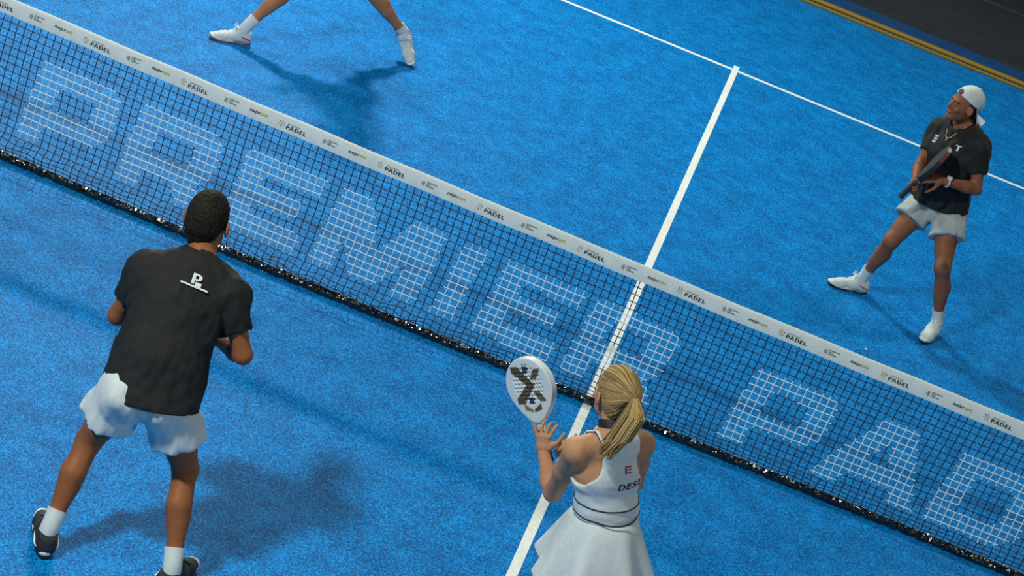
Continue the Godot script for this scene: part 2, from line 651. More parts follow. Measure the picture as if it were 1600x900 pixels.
func net() -> void:
	var t := base("padel_net", Vector3.ZERO, "black padel net with white lettering and a white printed top tape", "net")
	# lettering painted on the cords
	var words := [["P", -3.464], ["R", -2.868], ["E", -2.245], ["M", -1.706], ["I", -0.984], ["E", -0.738], ["R", -0.215], ["P", 0.704], ["A", 1.223], ["D", 1.877], ["E", 2.49], ["L", 3.04]]
	var shapes := []
	for w in words:
		var s := letter_shape(w[0])
		shapes.append([w[1], poly(s[0]), poly(s[1]), Buf.new(), w[0]])
	var black := Buf.new()
	var bars := []
	for i in range(-116, 116):
		for j in range(0, 20):
			if j < 19: bars.append([Vector2i(i, j), Vector2i(i, j + 1)])
			if j > 0 and i < 115: bars.append([Vector2i(i, j), Vector2i(i + 1, j)])
	for b in bars:
		var p := knot(b[0].x, b[0].y)
		var q := knot(b[1].x, b[1].y)
		var mid := (p + q) * 0.5
		# halves of a cord are painted separately
		for half in 2:
			var c0 := p if half == 0 else mid
			var c1 := mid if half == 0 else q
			var w := 0.25 + 0.5 * half
			var mx: float = lerpf(b[0].x, b[1].x, w) * CELL + 0.010
			var my: float = tape_top(mx) - 0.088 - lerpf(b[0].y, b[1].y, w) * CELL
			var into: Buf = black
			for s in shapes:
				if mx < s[0] - 0.02 or mx > s[0] + 0.72: continue
				var vy: float = (my - (0.138 - 0.0095 * mx)) / 0.468
				var u := Vector2((mx - s[0] - 0.055 * vy) / 0.465, vy)
				if Geometry2D.is_point_in_polygon(u, s[1]) and not (s[2].size() and Geometry2D.is_point_in_polygon(u, s[2])):
					into = s[3]
					break
			into.tube([c0, c1], [0.0025 if into == black else 0.0029], 4, Color.WHITE, false, false)
	var mesh_part := node("cord_mesh", black, mats.cord, t)
	meta(mesh_part, "black knotted square mesh", "", "", "stuff")
	for s in shapes:
		var o := node("letter", s[3], mats.cord_white, t)
		o.set_meta("label", "white letter %s painted on the cords" % s[4])
	# top tape: a folded band with a rounded upper edge
	var b2 := Buf.new()
	var rings := []
	for i in 101:
		var x := -5.0 + i * 0.1
		var y := tape_top(x)
		var r := []
		for q in [Vector2(-0.010, -0.09), Vector2(-0.012, -0.05), Vector2(-0.010, -0.012), Vector2(-0.007, -0.004), Vector2(0, 0), Vector2(0.007, -0.004), Vector2(0.011, -0.012), Vector2(0.014, -0.05), Vector2(0.013, -0.09), Vector2(0.010, -0.091), Vector2(0.006, -0.02), Vector2(-0.006, -0.02), Vector2(-0.008, -0.091)]:
			r.append(Vector3(x, y + q.y + 0.0015 * sin(x * 9.0), q.x))
		rings.append(r)
	b2.loft(rings, Color.WHITE)
	var tape := node("top_tape", b2, mats.tape, t)
	var dark := Color(0.02, 0.022, 0.022)
	var grey := Color(0.10, 0.11, 0.11)
	for i in range(-3, 14):
		var xc := -3.1344 + i * 0.5734
		if xc < -4.8 or xc > 4.75: continue
		var y := tape_top(xc) - 0.046
		var z := 0.0158
		var right := Vector3(1, 0.003 * xc, 0).normalized()
		var up := Vector3.UP
		var pb := Buf.new()
		pb.text("PADEL", Vector3(xc - 0.054, y - 0.020, z), right, up, 0.115, 0.021, dark)
		pb.text("PREMIER", Vector3(xc - 0.048, y + 0.006, z), right, up, 0.07, 0.007, grey, false)
		for k in 6:
			var a := TAU * k / 6.0 + 0.3
			pb.disc(Vector3(xc - 0.083 + 0.014 * cos(a), y - 0.001 + 0.016 * sin(a), z), right, up, 0.0034, 0.0034, Color(0.45, 0.27, 0.05) if k % 2 else grey, 6)
			pb.disc(Vector3(xc - 0.083 + 0.006 * cos(a), y - 0.001 + 0.007 * sin(a), z), right, up, 0.0022, 0.0022, Color(0.45, 0.27, 0.05), 6)
		var pn := node("tour_print", pb, mats.vc, tape)
		pb = Buf.new()
		for k in 3:
			var arc := []
			for q in 6:
				var a := lerpf(-1.0, 1.0, q / 5.0)
				arc.append(Vector3(xc + 0.150 + k * 0.006 + cos(a) * 0.010, y - 0.002 + sin(a) * (0.010 + k * 0.003), z))
			pb.tube(arc, [0.0012], 4, dark if k == 2 else grey)
		pb.text("INTERNATIONAL", Vector3(xc + 0.182, y + 0.008, z), right, up, 0.060, 0.0065, dark)
		pb.text("PADEL", Vector3(xc + 0.182, y - 0.003, z), right, up, 0.026, 0.0065, dark)
		pb.text("FEDERATION", Vector3(xc + 0.182, y - 0.014, z), right, up, 0.046, 0.0065, dark)
		node("federation_print", pb, mats.vc, tape)
		pb = Buf.new()
		pb.text("mejor", Vector3(xc + 0.305, y - 0.014, z), right, up, 0.060, 0.024, dark)
		pb.text("set", Vector3(xc + 0.368, y - 0.009, z), right, up, 0.040, 0.018, Color(0.50, 0.47, 0.04))
		node("sponsor_print", pb, mats.vc, tape)
	# foot band: a crumpled glossy black strip lying along the turf
	var b3 := Buf.new()
	var nz := FastNoiseLite.new()
	nz.seed = 4
	nz.frequency = 1.0
	var rows := []
	for i in 1001:
		var x := -5.0 + i * 0.01
		var r := []
		for k in 10:
			var a := TAU * k / 10.0
			var q := Vector3(x, 0.026 + 0.024 * sin(a), band_z(x) + 0.017 * cos(a))
			var w := nz.get_noise_3d(x * 75.0, k * 1.6, 2.0) * 0.006 + nz.get_noise_3d(x * 18.0, k * 0.8, 9.0) * 0.006
			q += Vector3(0, sin(a), cos(a)) * w
			q.y = maxf(q.y, 0.001)
			r.append(q)
		rows.append(r)
	for i in 1000:
		for k in 10:
			var l := (k + 1) % 10
			b3.quad(rows[i][k], rows[i][l], rows[i + 1][l], rows[i + 1][k], Color.WHITE)
	var foot := node("foot_band", b3, mats.band, t)
	# small metal sequins sewn on the band: mirrors that catch the lamps where they happen to face them
	var fl := Buf.new()
	for i in 2400:
		var x := rng.randf_range(-4.95, 4.95)
		var a := rng.randf_range(0.2, 2.0)
		var out := Vector3(0, sin(a), cos(a))
		var p := Vector3(x, 0.026 + 0.025 * sin(a), band_z(x) + 0.018 * cos(a)) + out * 0.002
		var tilt := (out + Vector3(rng.randf_range(-0.7, 0.7), rng.randf_range(-0.5, 0.5), rng.randf_range(-0.5, 0.5))).normalized()
		var u := tilt.cross(Vector3.UP).normalized() * rng.randf_range(0.0015, 0.0045)
		var w := tilt.cross(u).normalized() * rng.randf_range(0.001, 0.003)
		fl.quad(p - u - w, p - u + w, p + u + w, p + u - w, Color.WHITE)
	meta(node("sequins", fl, mats.foil, foot), "small metal sequins along the band", "", "", "stuff")
	for sd in [-1.0, 1.0]:
		var pb := Buf.new()
		pb.tube([Vector3(sd * 5.04, 0, 0), Vector3(sd * 5.04, 1.0, 0)], [0.035, 0.035], 12, Color.WHITE)
		pb.box(Vector3(sd * 5.04, 0.006, 0), Vector3(0.09, 0.006, 0.09), Color.WHITE)
		node("post", pb, mats.steel, t)

# ==================================================================== people
func frame(fwd: Vector3, up: Vector3) -> Basis:
	# x to the person's left, y up, z forward
	var u := up.normalized()
	var f := (fwd - u * fwd.dot(u)).normalized()
	return Basis(u.cross(f), u, f)

func bounds(pts: Array, margin: float) -> Array:
	var lo := Vector3.INF
	var hi := -Vector3.INF
	for p in pts:
		lo = lo.min(p)
		hi = hi.max(p)
	return [lo - Vector3.ONE * margin, hi + Vector3.ONE * margin]

func skin_paint(c: Color, spots := []) -> Paint:
	var p := Paint.new()
	p.base = c
	p.spots = spots
	p.noise = FastNoiseLite.new()
	p.noise.seed = 8
	p.noise.frequency = 1.0
	p.amount = 0.12
	p.stretch = Vector3.ONE * 45.0
	return p

# joints: hipL kneeL ankL shoL elbL wriL (and R), waist, chest, c7, neck (top), facing
func trunk(f: Field, j: Dictionary, grow: float, slim := 1.0) -> void:
	var lat: Vector3 = (j.shoL - j.shoR).normalized()
	var hl: Vector3 = (j.hipL - j.hipR).normalized()
	var pelvis: Vector3 = (j.hipL + j.hipR) * 0.5
	f.cap(pelvis, j.waist, 0.108 * slim + grow, 0.094 * slim + grow, 0.03, hl, 1.38)
	f.cap(j.waist, j.chest, 0.094 * slim + grow, 0.108 * slim + grow, 0.06, lat, 1.36)
	f.cap(j.chest, j.chest.lerp(j.c7, 0.55), 0.108 * slim + grow, 0.075 * slim + grow, 0.05, lat, 1.45)
	var up: Vector3 = (j.c7 - j.chest).normalized()
	f.cap(j.shoL + up * 0.015, j.c7 - up * 0.015, 0.058 * slim + grow, 0.062 * slim + grow, 0.05)
	f.cap(j.shoR + up * 0.015, j.c7 - up * 0.015, 0.058 * slim + grow, 0.062 * slim + grow, 0.05)

func leg(f: Field, hip: Vector3, knee: Vector3, ank: Vector3, back: Vector3, s := 1.0) -> void:
	f.cap(hip, knee, 0.086 * s, 0.054 * s, 0.03)
	f.cap(hip.lerp(knee, 0.25) - back * 0.015, hip.lerp(knee, 0.7) - back * 0.012, 0.074 * s, 0.058 * s, 0.04)
	f.cap(knee, knee.lerp(ank, 0.5), 0.052 * s, 0.046 * s, 0.02)
	f.cap(knee.lerp(ank, 0.12) + back * 0.012, knee.lerp(ank, 0.33) + back * 0.026, 0.036 * s, 0.046 * s, 0.03)
	f.cap(knee.lerp(ank, 0.33) + back * 0.026, knee.lerp(ank, 0.62) + back * 0.008, 0.046 * s, 0.034 * s, 0.03)
	f.cap(knee.lerp(ank, 0.5), ank, 0.042 * s, 0.034 * s, 0.02)
	f.cap(knee - back * 0.018 + (hip - knee).normalized() * 0.02, knee - back * 0.020, 0.032 * s, 0.030 * s, 0.05)

func arm(f: Field, sho: Vector3, elb: Vector3, wri: Vector3, s := 1.0) -> void:
	f.cap(sho, sho.lerp(elb, 0.45), 0.056 * s, 0.048 * s, 0.03)
	f.cap(sho.lerp(elb, 0.45), elb, 0.048 * s, 0.038 * s, 0.02)
	f.cap(elb, elb.lerp(wri, 0.3), 0.038 * s, 0.042 * s, 0.02)
	f.cap(elb.lerp(wri, 0.3), wri, 0.042 * s, 0.026 * s, 0.02)

func body(j: Dictionary, cell: float, slim := 1.0, limb := 1.0) -> Field:
	var pts := []
	for k in ["hipL", "hipR", "kneeL", "kneeR", "ankL", "ankR", "shoL", "shoR", "elbL", "elbR", "wriL", "wriR", "c7", "neck"]: pts.append(j[k])
	var bb := bounds(pts, 0.15)
	var f := Field.new(bb[0], bb[1], cell)
	trunk(f, j, 0.0, slim)
	f.cap(j.c7, j.neck, 0.060 * slim, 0.054 * slim, 0.04)
	var hb: Vector3 = -j.facing
	leg(f, j.hipL, j.kneeL, j.ankL, j.get("backL", hb), limb)
	leg(f, j.hipR, j.kneeR, j.ankR, j.get("backR", hb), limb)
	f.egg(j.hipL + hb * 0.05 + Vector3(0, -0.02, 0), Basis.IDENTITY, Vector3(0.085, 0.09, 0.085) * limb, 0.04)
	f.egg(j.hipR + hb * 0.05 + Vector3(0, -0.02, 0), Basis.IDENTITY, Vector3(0.085, 0.09, 0.085) * limb, 0.04)
	arm(f, j.shoL, j.elbL, j.wriL, limb)
	arm(f, j.shoR, j.elbR, j.wriR, limb)
	return f

# the head about its middle, x left, y up, z towards the nose
func head_field(at: Vector3, b: Basis, neck: Vector3, cell: float, s := 1.0) -> Field:
	var f := Field.new(at - Vector3.ONE * 0.19, at + Vector3.ONE * 0.19, cell)
	f.egg(at + b * (Vector3(0, 0.028, -0.014) * s), b, Vector3(0.076, 0.096, 0.096) * s, 0.01)
	f.egg(at + b * (Vector3(0, -0.035, 0.022) * s), b, Vector3(0.062, 0.083, 0.072) * s, 0.03)
	f.cap(at + b * (Vector3(0.042, -0.075, 0.02) * s), at + b * (Vector3(0.012, -0.102, 0.07) * s), 0.02 * s, 0.018 * s, 0.02)
	f.cap(at + b * (Vector3(-0.042, -0.075, 0.02) * s), at + b * (Vector3(-0.012, -0.102, 0.07) * s), 0.02 * s, 0.018 * s, 0.02)
	f.cap(at + b * (Vector3(0.034, 0.018, 0.076) * s), at + b * (Vector3(-0.034, 0.018, 0.076) * s), 0.013 * s, 0.013 * s, 0.012)
	for x in [-1.0, 1.0]:
		f.egg(at + b * (Vector3(x * 0.031, -0.004, 0.096) * s), b, Vector3(0.017, 0.011, 0.012) * s, 0.008, true)
		f.egg(at + b * (Vector3(x * 0.031, -0.004, 0.078) * s), b, Vector3(0.013, 0.010, 0.012) * s, 0.003)
		f.egg(at + b * (Vector3(x * 0.042, -0.035, 0.066) * s), b, Vector3(0.02, 0.016, 0.016) * s, 0.015)
		f.egg(at + b * (Vector3(x * 0.087, -0.010, -0.006) * s), b.rotated(b.y, x * -0.5), Vector3(0.009, 0.035, 0.022) * s, 0.008)
		f.egg(at + b * (Vector3(x * 0.094, -0.008, 0.002) * s), b.rotated(b.y, x * -0.5), Vector3(0.006, 0.02, 0.010) * s, 0.004, true)
	f.cap(at + b * (Vector3(0, 0.008, 0.088) * s), at + b * (Vector3(0, -0.030, 0.108) * s), 0.009 * s, 0.012 * s, 0.010)
	f.cap(at + b * (Vector3(0.011, -0.035, 0.094) * s), at + b * (Vector3(-0.011, -0.035, 0.094) * s), 0.009 * s, 0.009 * s, 0.008)
	f.cap(at + b * (Vector3(0.018, -0.060, 0.088) * s), at + b * (Vector3(-0.018, -0.060, 0.088) * s), 0.0065 * s, 0.0065 * s, 0.006)
	f.cap(at + b * (Vector3(0.015, -0.071, 0.087) * s), at + b * (Vector3(-0.015, -0.071, 0.087) * s), 0.0075 * s, 0.0075 * s, 0.006)
	f.egg(at + b * (Vector3(0, -0.105, 0.070) * s), b, Vector3(0.022, 0.018, 0.018) * s, 0.02)
	f.cap(at + b * (Vector3(0, -0.06, -0.02) * s), neck.lerp(at, -0.1), 0.054 * s, 0.057 * s, 0.03)
	return f

func face_spots(at: Vector3, b: Basis, s: float, beard: Color, brow: Color) -> Array:
	var out := []
	if beard.a > 0.0:
		for q in [Vector3(0, -0.1, 0.07), Vector3(0.04, -0.08, 0.045), Vector3(-0.04, -0.08, 0.045), Vector3(0.055, -0.06, 0.02), Vector3(-0.055, -0.06, 0.02)]:
			out.append([at + b * (q * s), 0.036 * s, beard, 0.7])
	out.append([at + b * (Vector3(0.010, -0.066, 0.094) * s), 0.016 * s, Color(0.27, 0.09, 0.07), 0.6])
	out.append([at + b * (Vector3(-0.010, -0.066, 0.094) * s), 0.016 * s, Color(0.27, 0.09, 0.07), 0.6])
	for x in [-1.0, 1.0]:
		for k in 4:
			out.append([at + b * (Vector3(x * (0.018 + k * 0.010), 0.020 - absf(k - 1.5) * 0.002, 0.088 - k * 0.004) * s), 0.009 * s, brow, 0.5])
		out.append([at + b * (Vector3(x * 0.031, -0.004, 0.090) * s), 0.008 * s, Color(0.30, 0.24, 0.20), 0.4])
		out.append([at + b * (Vector3(x * 0.031, -0.004, 0.091) * s), 0.0060 * s, Color(0.03, 0.02, 0.015), 0.4])
		out.append([at + b * (Vector3(x * 0.084, -0.008, -0.004) * s), 0.03 * s, Color(0.55, 0.16, 0.09), 0.9])
	return out

# a hand from the wrist: fwd runs along the palm, palm is the way the fingers close, thumb the side of the thumb
func hand(b: Buf, wrist: Vector3, fwd: Vector3, palm: Vector3, thumb: Vector3, curl: Array, spread: float, c: Color, s := 1.0, thumb_in := 0.4) -> void:
	fwd = fwd.normalized()
	palm = (palm - fwd * palm.dot(fwd)).normalized()
	var side := fwd.cross(palm).normalized()
	if side.dot(thumb) < 0.0: side = -side
	var f := Field.new(wrist + fwd * 0.08 - Vector3.ONE * 0.14, wrist + fwd * 0.08 + Vector3.ONE * 0.14, 0.0042)
	f.cap(wrist - fwd * 0.02, wrist + fwd * 0.02, 0.025 * s, 0.021 * s, 0.01, side, 1.1)
	f.cap(wrist + fwd * 0.025 * s, wrist + fwd * 0.072 * s, 0.0155 * s, 0.0135 * s, 0.02, side, 2.3)
	var long := [0.072, 0.080, 0.075, 0.058]
	for k in 4:
		var off := (1.5 - k) * 0.0195 * s
		var dir := (fwd + side * (1.5 - k) * spread).normalized()
		var p := wrist + fwd * (0.078 - absf(k - 1.2) * 0.004) * s + side * off
		var r := [0.0094, 0.0086, 0.0078, 0.0068]
		var a: float = curl[k]
		var axis := dir.cross(palm).normalized()
		for g in 3:
			dir = dir.rotated(axis, a * (0.8 if g == 0 else 1.0))
			var q: Vector3 = p + dir * long[k] * s * [0.46, 0.30, 0.24][g]
			f.cap(p, q, r[g] * s, r[g + 1] * s, 0.004)
			p = q
	var tp := wrist + fwd * 0.022 * s + side * 0.022 * s + palm * 0.006
	var td := (fwd * 0.55 + side * 0.85 + palm * thumb_in).normalized()
	var tq := tp + td * 0.046 * s
	f.cap(tp, tq, 0.0145 * s, 0.0105 * s, 0.012)
	td = (td + fwd * 0.5 + palm * thumb_in * 0.6).normalized()
	tp = tq + td * 0.032 * s
	f.cap(tq, tp, 0.0102 * s, 0.0092 * s, 0.004)
	td = (td + fwd * 0.3 + palm * thumb_in * 0.5).normalized()
	f.cap(tp, tp + td * 0.024 * s, 0.0092 * s, 0.0072 * s, 0.004)
	f.add_to(b, c)

# ------------------------------------------------------------------ shoes: built once about the ankle's foot, toes along +z
var shoe_upper: ArrayMesh
var shoe_sole: ArrayMesh
var shoe_tread: ArrayMesh
var shoe_laces: ArrayMesh
var shoe_stripes := []

func shoe_outline(k: int, grow: float) -> Vector2:
	# k of 28 steps round the sole seen from above
	var t := TAU * k / 28.0
	var z := cos(t)
	var w := 0.043 if z > 0.0 else 0.036
	w *= 1.0 - 0.16 * exp(-pow((z + 0.12) / 0.3, 2.0))
	var zz := 0.078 + z * 0.148
	var x := signf(sin(t)) * pow(absf(sin(t)), 0.62) * w
	return Vector2(x * (1.0 + grow / 0.04), zz + z * grow)

func make_shoes() -> void:
	var f := Field.new(Vector3(-0.07, -0.01, -0.1), Vector3(0.07, 0.16, 0.25), 0.005)
	f.cap(Vector3(0, 0.040, -0.030), Vector3(0, 0.048, 0.05), 0.038, 0.038, 0.02)
	f.cap(Vector3(0, 0.048, 0.05), Vector3(0, 0.030, 0.140), 0.038, 0.033, 0.03, Vector3.RIGHT, 1.18)
	f.cap(Vector3(0, 0.030, 0.140), Vector3(0, 0.026, 0.188), 0.033, 0.027, 0.02, Vector3.RIGHT, 1.3)
	f.cap(Vector3(0, 0.05, -0.022), Vector3(0, 0.098, -0.024), 0.038, 0.034, 0.03)
	f.cap(Vector3(0, 0.05, 0.02), Vector3(0, 0.094, 0.022), 0.036, 0.032, 0.03)
	f.cap(Vector3(0, 0.085, 0.04), Vector3(0, 0.112, 0.048), 0.022, 0.012, 0.02, Vector3.RIGHT, 1.3)
	f.keep(Vector3(0, 0.100, 0.0), Vector3(0, 1, -0.28))
	f.keep(Vector3(0, 0.012, 0), Vector3.DOWN)
	var b := Buf.new()
	f.add_to(b, Color.WHITE)
	shoe_upper = b.mesh()
	b = Buf.new()
	var prof := [[0.012, 0.0], [0.012, 0.003], [0.022, 0.004], [0.029, 0.0], [0.029, -0.004]]
	var rings := []
	for r in prof:
		var ring := []
		for k in 28:
			var q := shoe_outline(k, r[1])
			var lift := 0.012 * smoothstep(0.15, 0.24, q.y) + 0.008 * smoothstep(-0.02, -0.07, q.y)
			ring.append(Vector3(q.x, r[0] + lift * (1.0 if r[0] > 0.01 else 0.8), q.y))
		rings.append(ring)
	b.loft(rings, Color.WHITE)
	shoe_sole = b.mesh()
	b = Buf.new()
	rings = []
	for r in [[0.0, -0.004], [0.0, 0.0], [0.003, 0.002], [0.0135, 0.002]]:
		var ring := []
		for k in 28:
			var q := shoe_outline(k, r[1])
			ring.append(Vector3(q.x, r[0] + 0.010 * smoothstep(0.15, 0.24, q.y), q.y))
		rings.append(ring)
	b.loft(rings, Color.WHITE)
	shoe_tread = b.mesh()
	b = Buf.new()
	for k in 5:
		var z := 0.052 + k * 0.019
		var z2 := z + 0.012
		var y := 0.0
		var pts := []
		for q in 7:
			var x := lerpf(-0.022, 0.022, q / 6.0)
			var zz := lerpf(z, z2, q / 6.0) if k % 2 == 0 else lerpf(z2, z, q / 6.0)
			pts.append(f.land(Vector3(x, 0.10, zz), Vector3.DOWN, 0.001))
		b.tube(pts, [0.0026], 5, Color.WHITE)
	var knot_at := f.land(Vector3(0, 0.13, 0.05), Vector3.DOWN, 0.003)
	for x in [-1.0, 1.0]:
		b.tube([knot_at, knot_at + Vector3(x * 0.02, 0.012, -0.004), knot_at + Vector3(x * 0.042, 0.006, 0.0), knot_at + Vector3(x * 0.03, -0.002, 0.010), knot_at + Vector3(0, 0, 0.002)], [0.0024], 5, Color.WHITE)
		b.tube([knot_at, knot_at + Vector3(x * 0.016, 0.0, 0.016), knot_at + Vector3(x * 0.03, -0.014, 0.022)], [0.0022], 5, Color.WHITE)
	shoe_laces = b.mesh()
	b = Buf.new()
	for x in [-1.0, 1.0]:
		b = Buf.new()
		var pts := []
		for q in 6:
			var t := q / 5.0
			pts.append(f.land(Vector3(x * 0.1, 0.044 + t * 0.018, -0.05 + t * 0.075), Vector3(-x, 0, 0), 0.0))
		b.tube(pts, [0.003, 0.006, 0.007, 0.006, 0.004, 0.002], 5, Color.WHITE)
		shoe_stripes.append(b.mesh())

func shoe(parent: Node, ank: Vector3, toe: Vector3, up: Vector3, upper: Material, sole: Material, tread: Material, lace: Material, stripe: Material, s := 1.0) -> void:
	# ank: the point of the sole under the ankle
	var z := toe.normalized()
	var x := up.cross(z).normalized()
	var y := z.cross(x)
	var tr := Transform3D(Basis(x * s, y * s, z * s), ank)
	var o := MeshInstance3D.new()
	o.name = "shoe"
	o.mesh = shoe_upper
	o.material_override = upper
	o.transform = tr
	parent.add_child(o, true)
	for q in [["sole", shoe_sole, sole], ["tread", shoe_tread, tread], ["lace", shoe_laces, lace], ["stripe", shoe_stripes[0], stripe], ["stripe", shoe_stripes[1], stripe]]:
		var m := MeshInstance3D.new()
		m.name = q[0]
		m.mesh = q[1]
		m.material_override = q[2]
		o.add_child(m, true)

func sock(parent: Node, foot: Vector3, ank: Vector3, knee: Vector3, len: float, m: Material) -> void:
	var b := Buf.new()
	var d := (knee - ank).normalized()
	var top := ank + d * len
	b.tube([foot, ank, ank + d * len * 0.4, ank + d * len * 0.75, top - d * 0.008, top, top - d * 0.004], [0.040, 0.040, 0.0395, 0.041, 0.0435, 0.0425, 0.032], 20, Color.WHITE)
	node("sock", b, m, parent)

func shirt(parent: Node, j: Dictionary, m: Material, hem: float, sleeve := 0.62, sd := 1, slim := 1.0) -> Field:
	var pts := [j.hipL, j.hipR, j.shoL, j.shoR, j.c7, j.shoL.lerp(j.elbL, 0.8), j.shoR.lerp(j.elbR, 0.8)]
	var bb := bounds(pts, 0.2)
	var f := Field.new(bb[0], bb[1], 0.0115)
	var lat: Vector3 = (j.shoL - j.shoR).normalized()
	var hl: Vector3 = (j.hipL - j.hipR).normalized()
	trunk(f, j, 0.017, slim)
	var pelvis: Vector3 = (j.hipL + j.hipR) * 0.5
	var down: Vector3 = (pelvis - j.waist).normalized()
	f.cap(j.chest, j.waist + down * (hem + 0.05), 0.122 * slim, 0.166 * slim, 0.05, (lat + hl).normalized(), 1.32)
	for q in [[j.shoL, j.elbL], [j.shoR, j.elbR]]:
		var a: Vector3 = q[0]
		var e: Vector3 = q[1]
		f.cap(a, a.lerp(e, 0.25), 0.071 * slim, 0.066 * slim, 0.05)
		f.cap(a.lerp(e, -0.05), a.lerp(e, sleeve), 0.062 * slim, 0.065 * slim, 0.03, Vector3.ZERO, 1.0, true)
	f.rough(sd, 0.0085, Vector3(9, 6, 9), 2)
	f.rough(sd + 5, 0.0055, Vector3(24, 9, 24), 1)
	f.keep(j.waist + down * hem, down)
	var up: Vector3 = (j.neck - j.c7).normalized()
	f.cap(j.c7 + up * 0.002 + j.facing * 0.018, j.c7 + up * 0.14 + j.facing * 0.05, 0.068 * slim, 0.09 * slim, 0.012, Vector3.ZERO, 1.0, false, true)
	var b := Buf.new()
	f.add_to(b, Color.WHITE)
	# ribbed collar along the neck opening
	node("shirt", b, m, parent)
	return f

func shorts(parent: Node, j: Dictionary, m: Material, length: float, sd := 2, flare := 1.0) -> void:
	var bb := bounds([j.hipL, j.hipR, j.kneeL, j.kneeR, j.waist], 0.2)
	var f := Field.new(bb[0], bb[1], 0.0115)
	var hl: Vector3 = (j.hipL - j.hipR).normalized()
	var pelvis: Vector3 = (j.hipL + j.hipR) * 0.5
	f.cap(j.waist.lerp(pelvis, 0.1), pelvis, 0.106, 0.116, 0.03, hl, 1.32)
	for q in [[j.hipL, j.kneeL], [j.hipR, j.kneeR]]:
		var a: Vector3 = q[0]
		var k: Vector3 = q[1]
		f.egg(a - j.facing * 0.045 + Vector3(0, -0.02, 0), Basis.IDENTITY, Vector3(0.10, 0.10, 0.10), 0.05)
		f.cap(a, a.lerp(k, length), 0.104, 0.122 * flare, 0.035, Vector3.ZERO, 1.0, true)
	f.rough(sd, 0.010, Vector3(9, 4, 9), 2)
	f.rough(sd + 3, 0.005, Vector3(24, 7, 24), 1)
	var b := Buf.new()
	f.add_to(b, Color.WHITE)
	node("shorts", b, m, parent)

func hair_paint(c: Color, amount: float, stretch: Vector3) -> Paint:
	var p := Paint.new()
	p.base = c
	p.noise = FastNoiseLite.new()
	p.noise.seed = 21
	p.noise.frequency = 1.0
	p.noise.fractal_octaves = 3
	p.amount = amount
	p.stretch = stretch
	return p

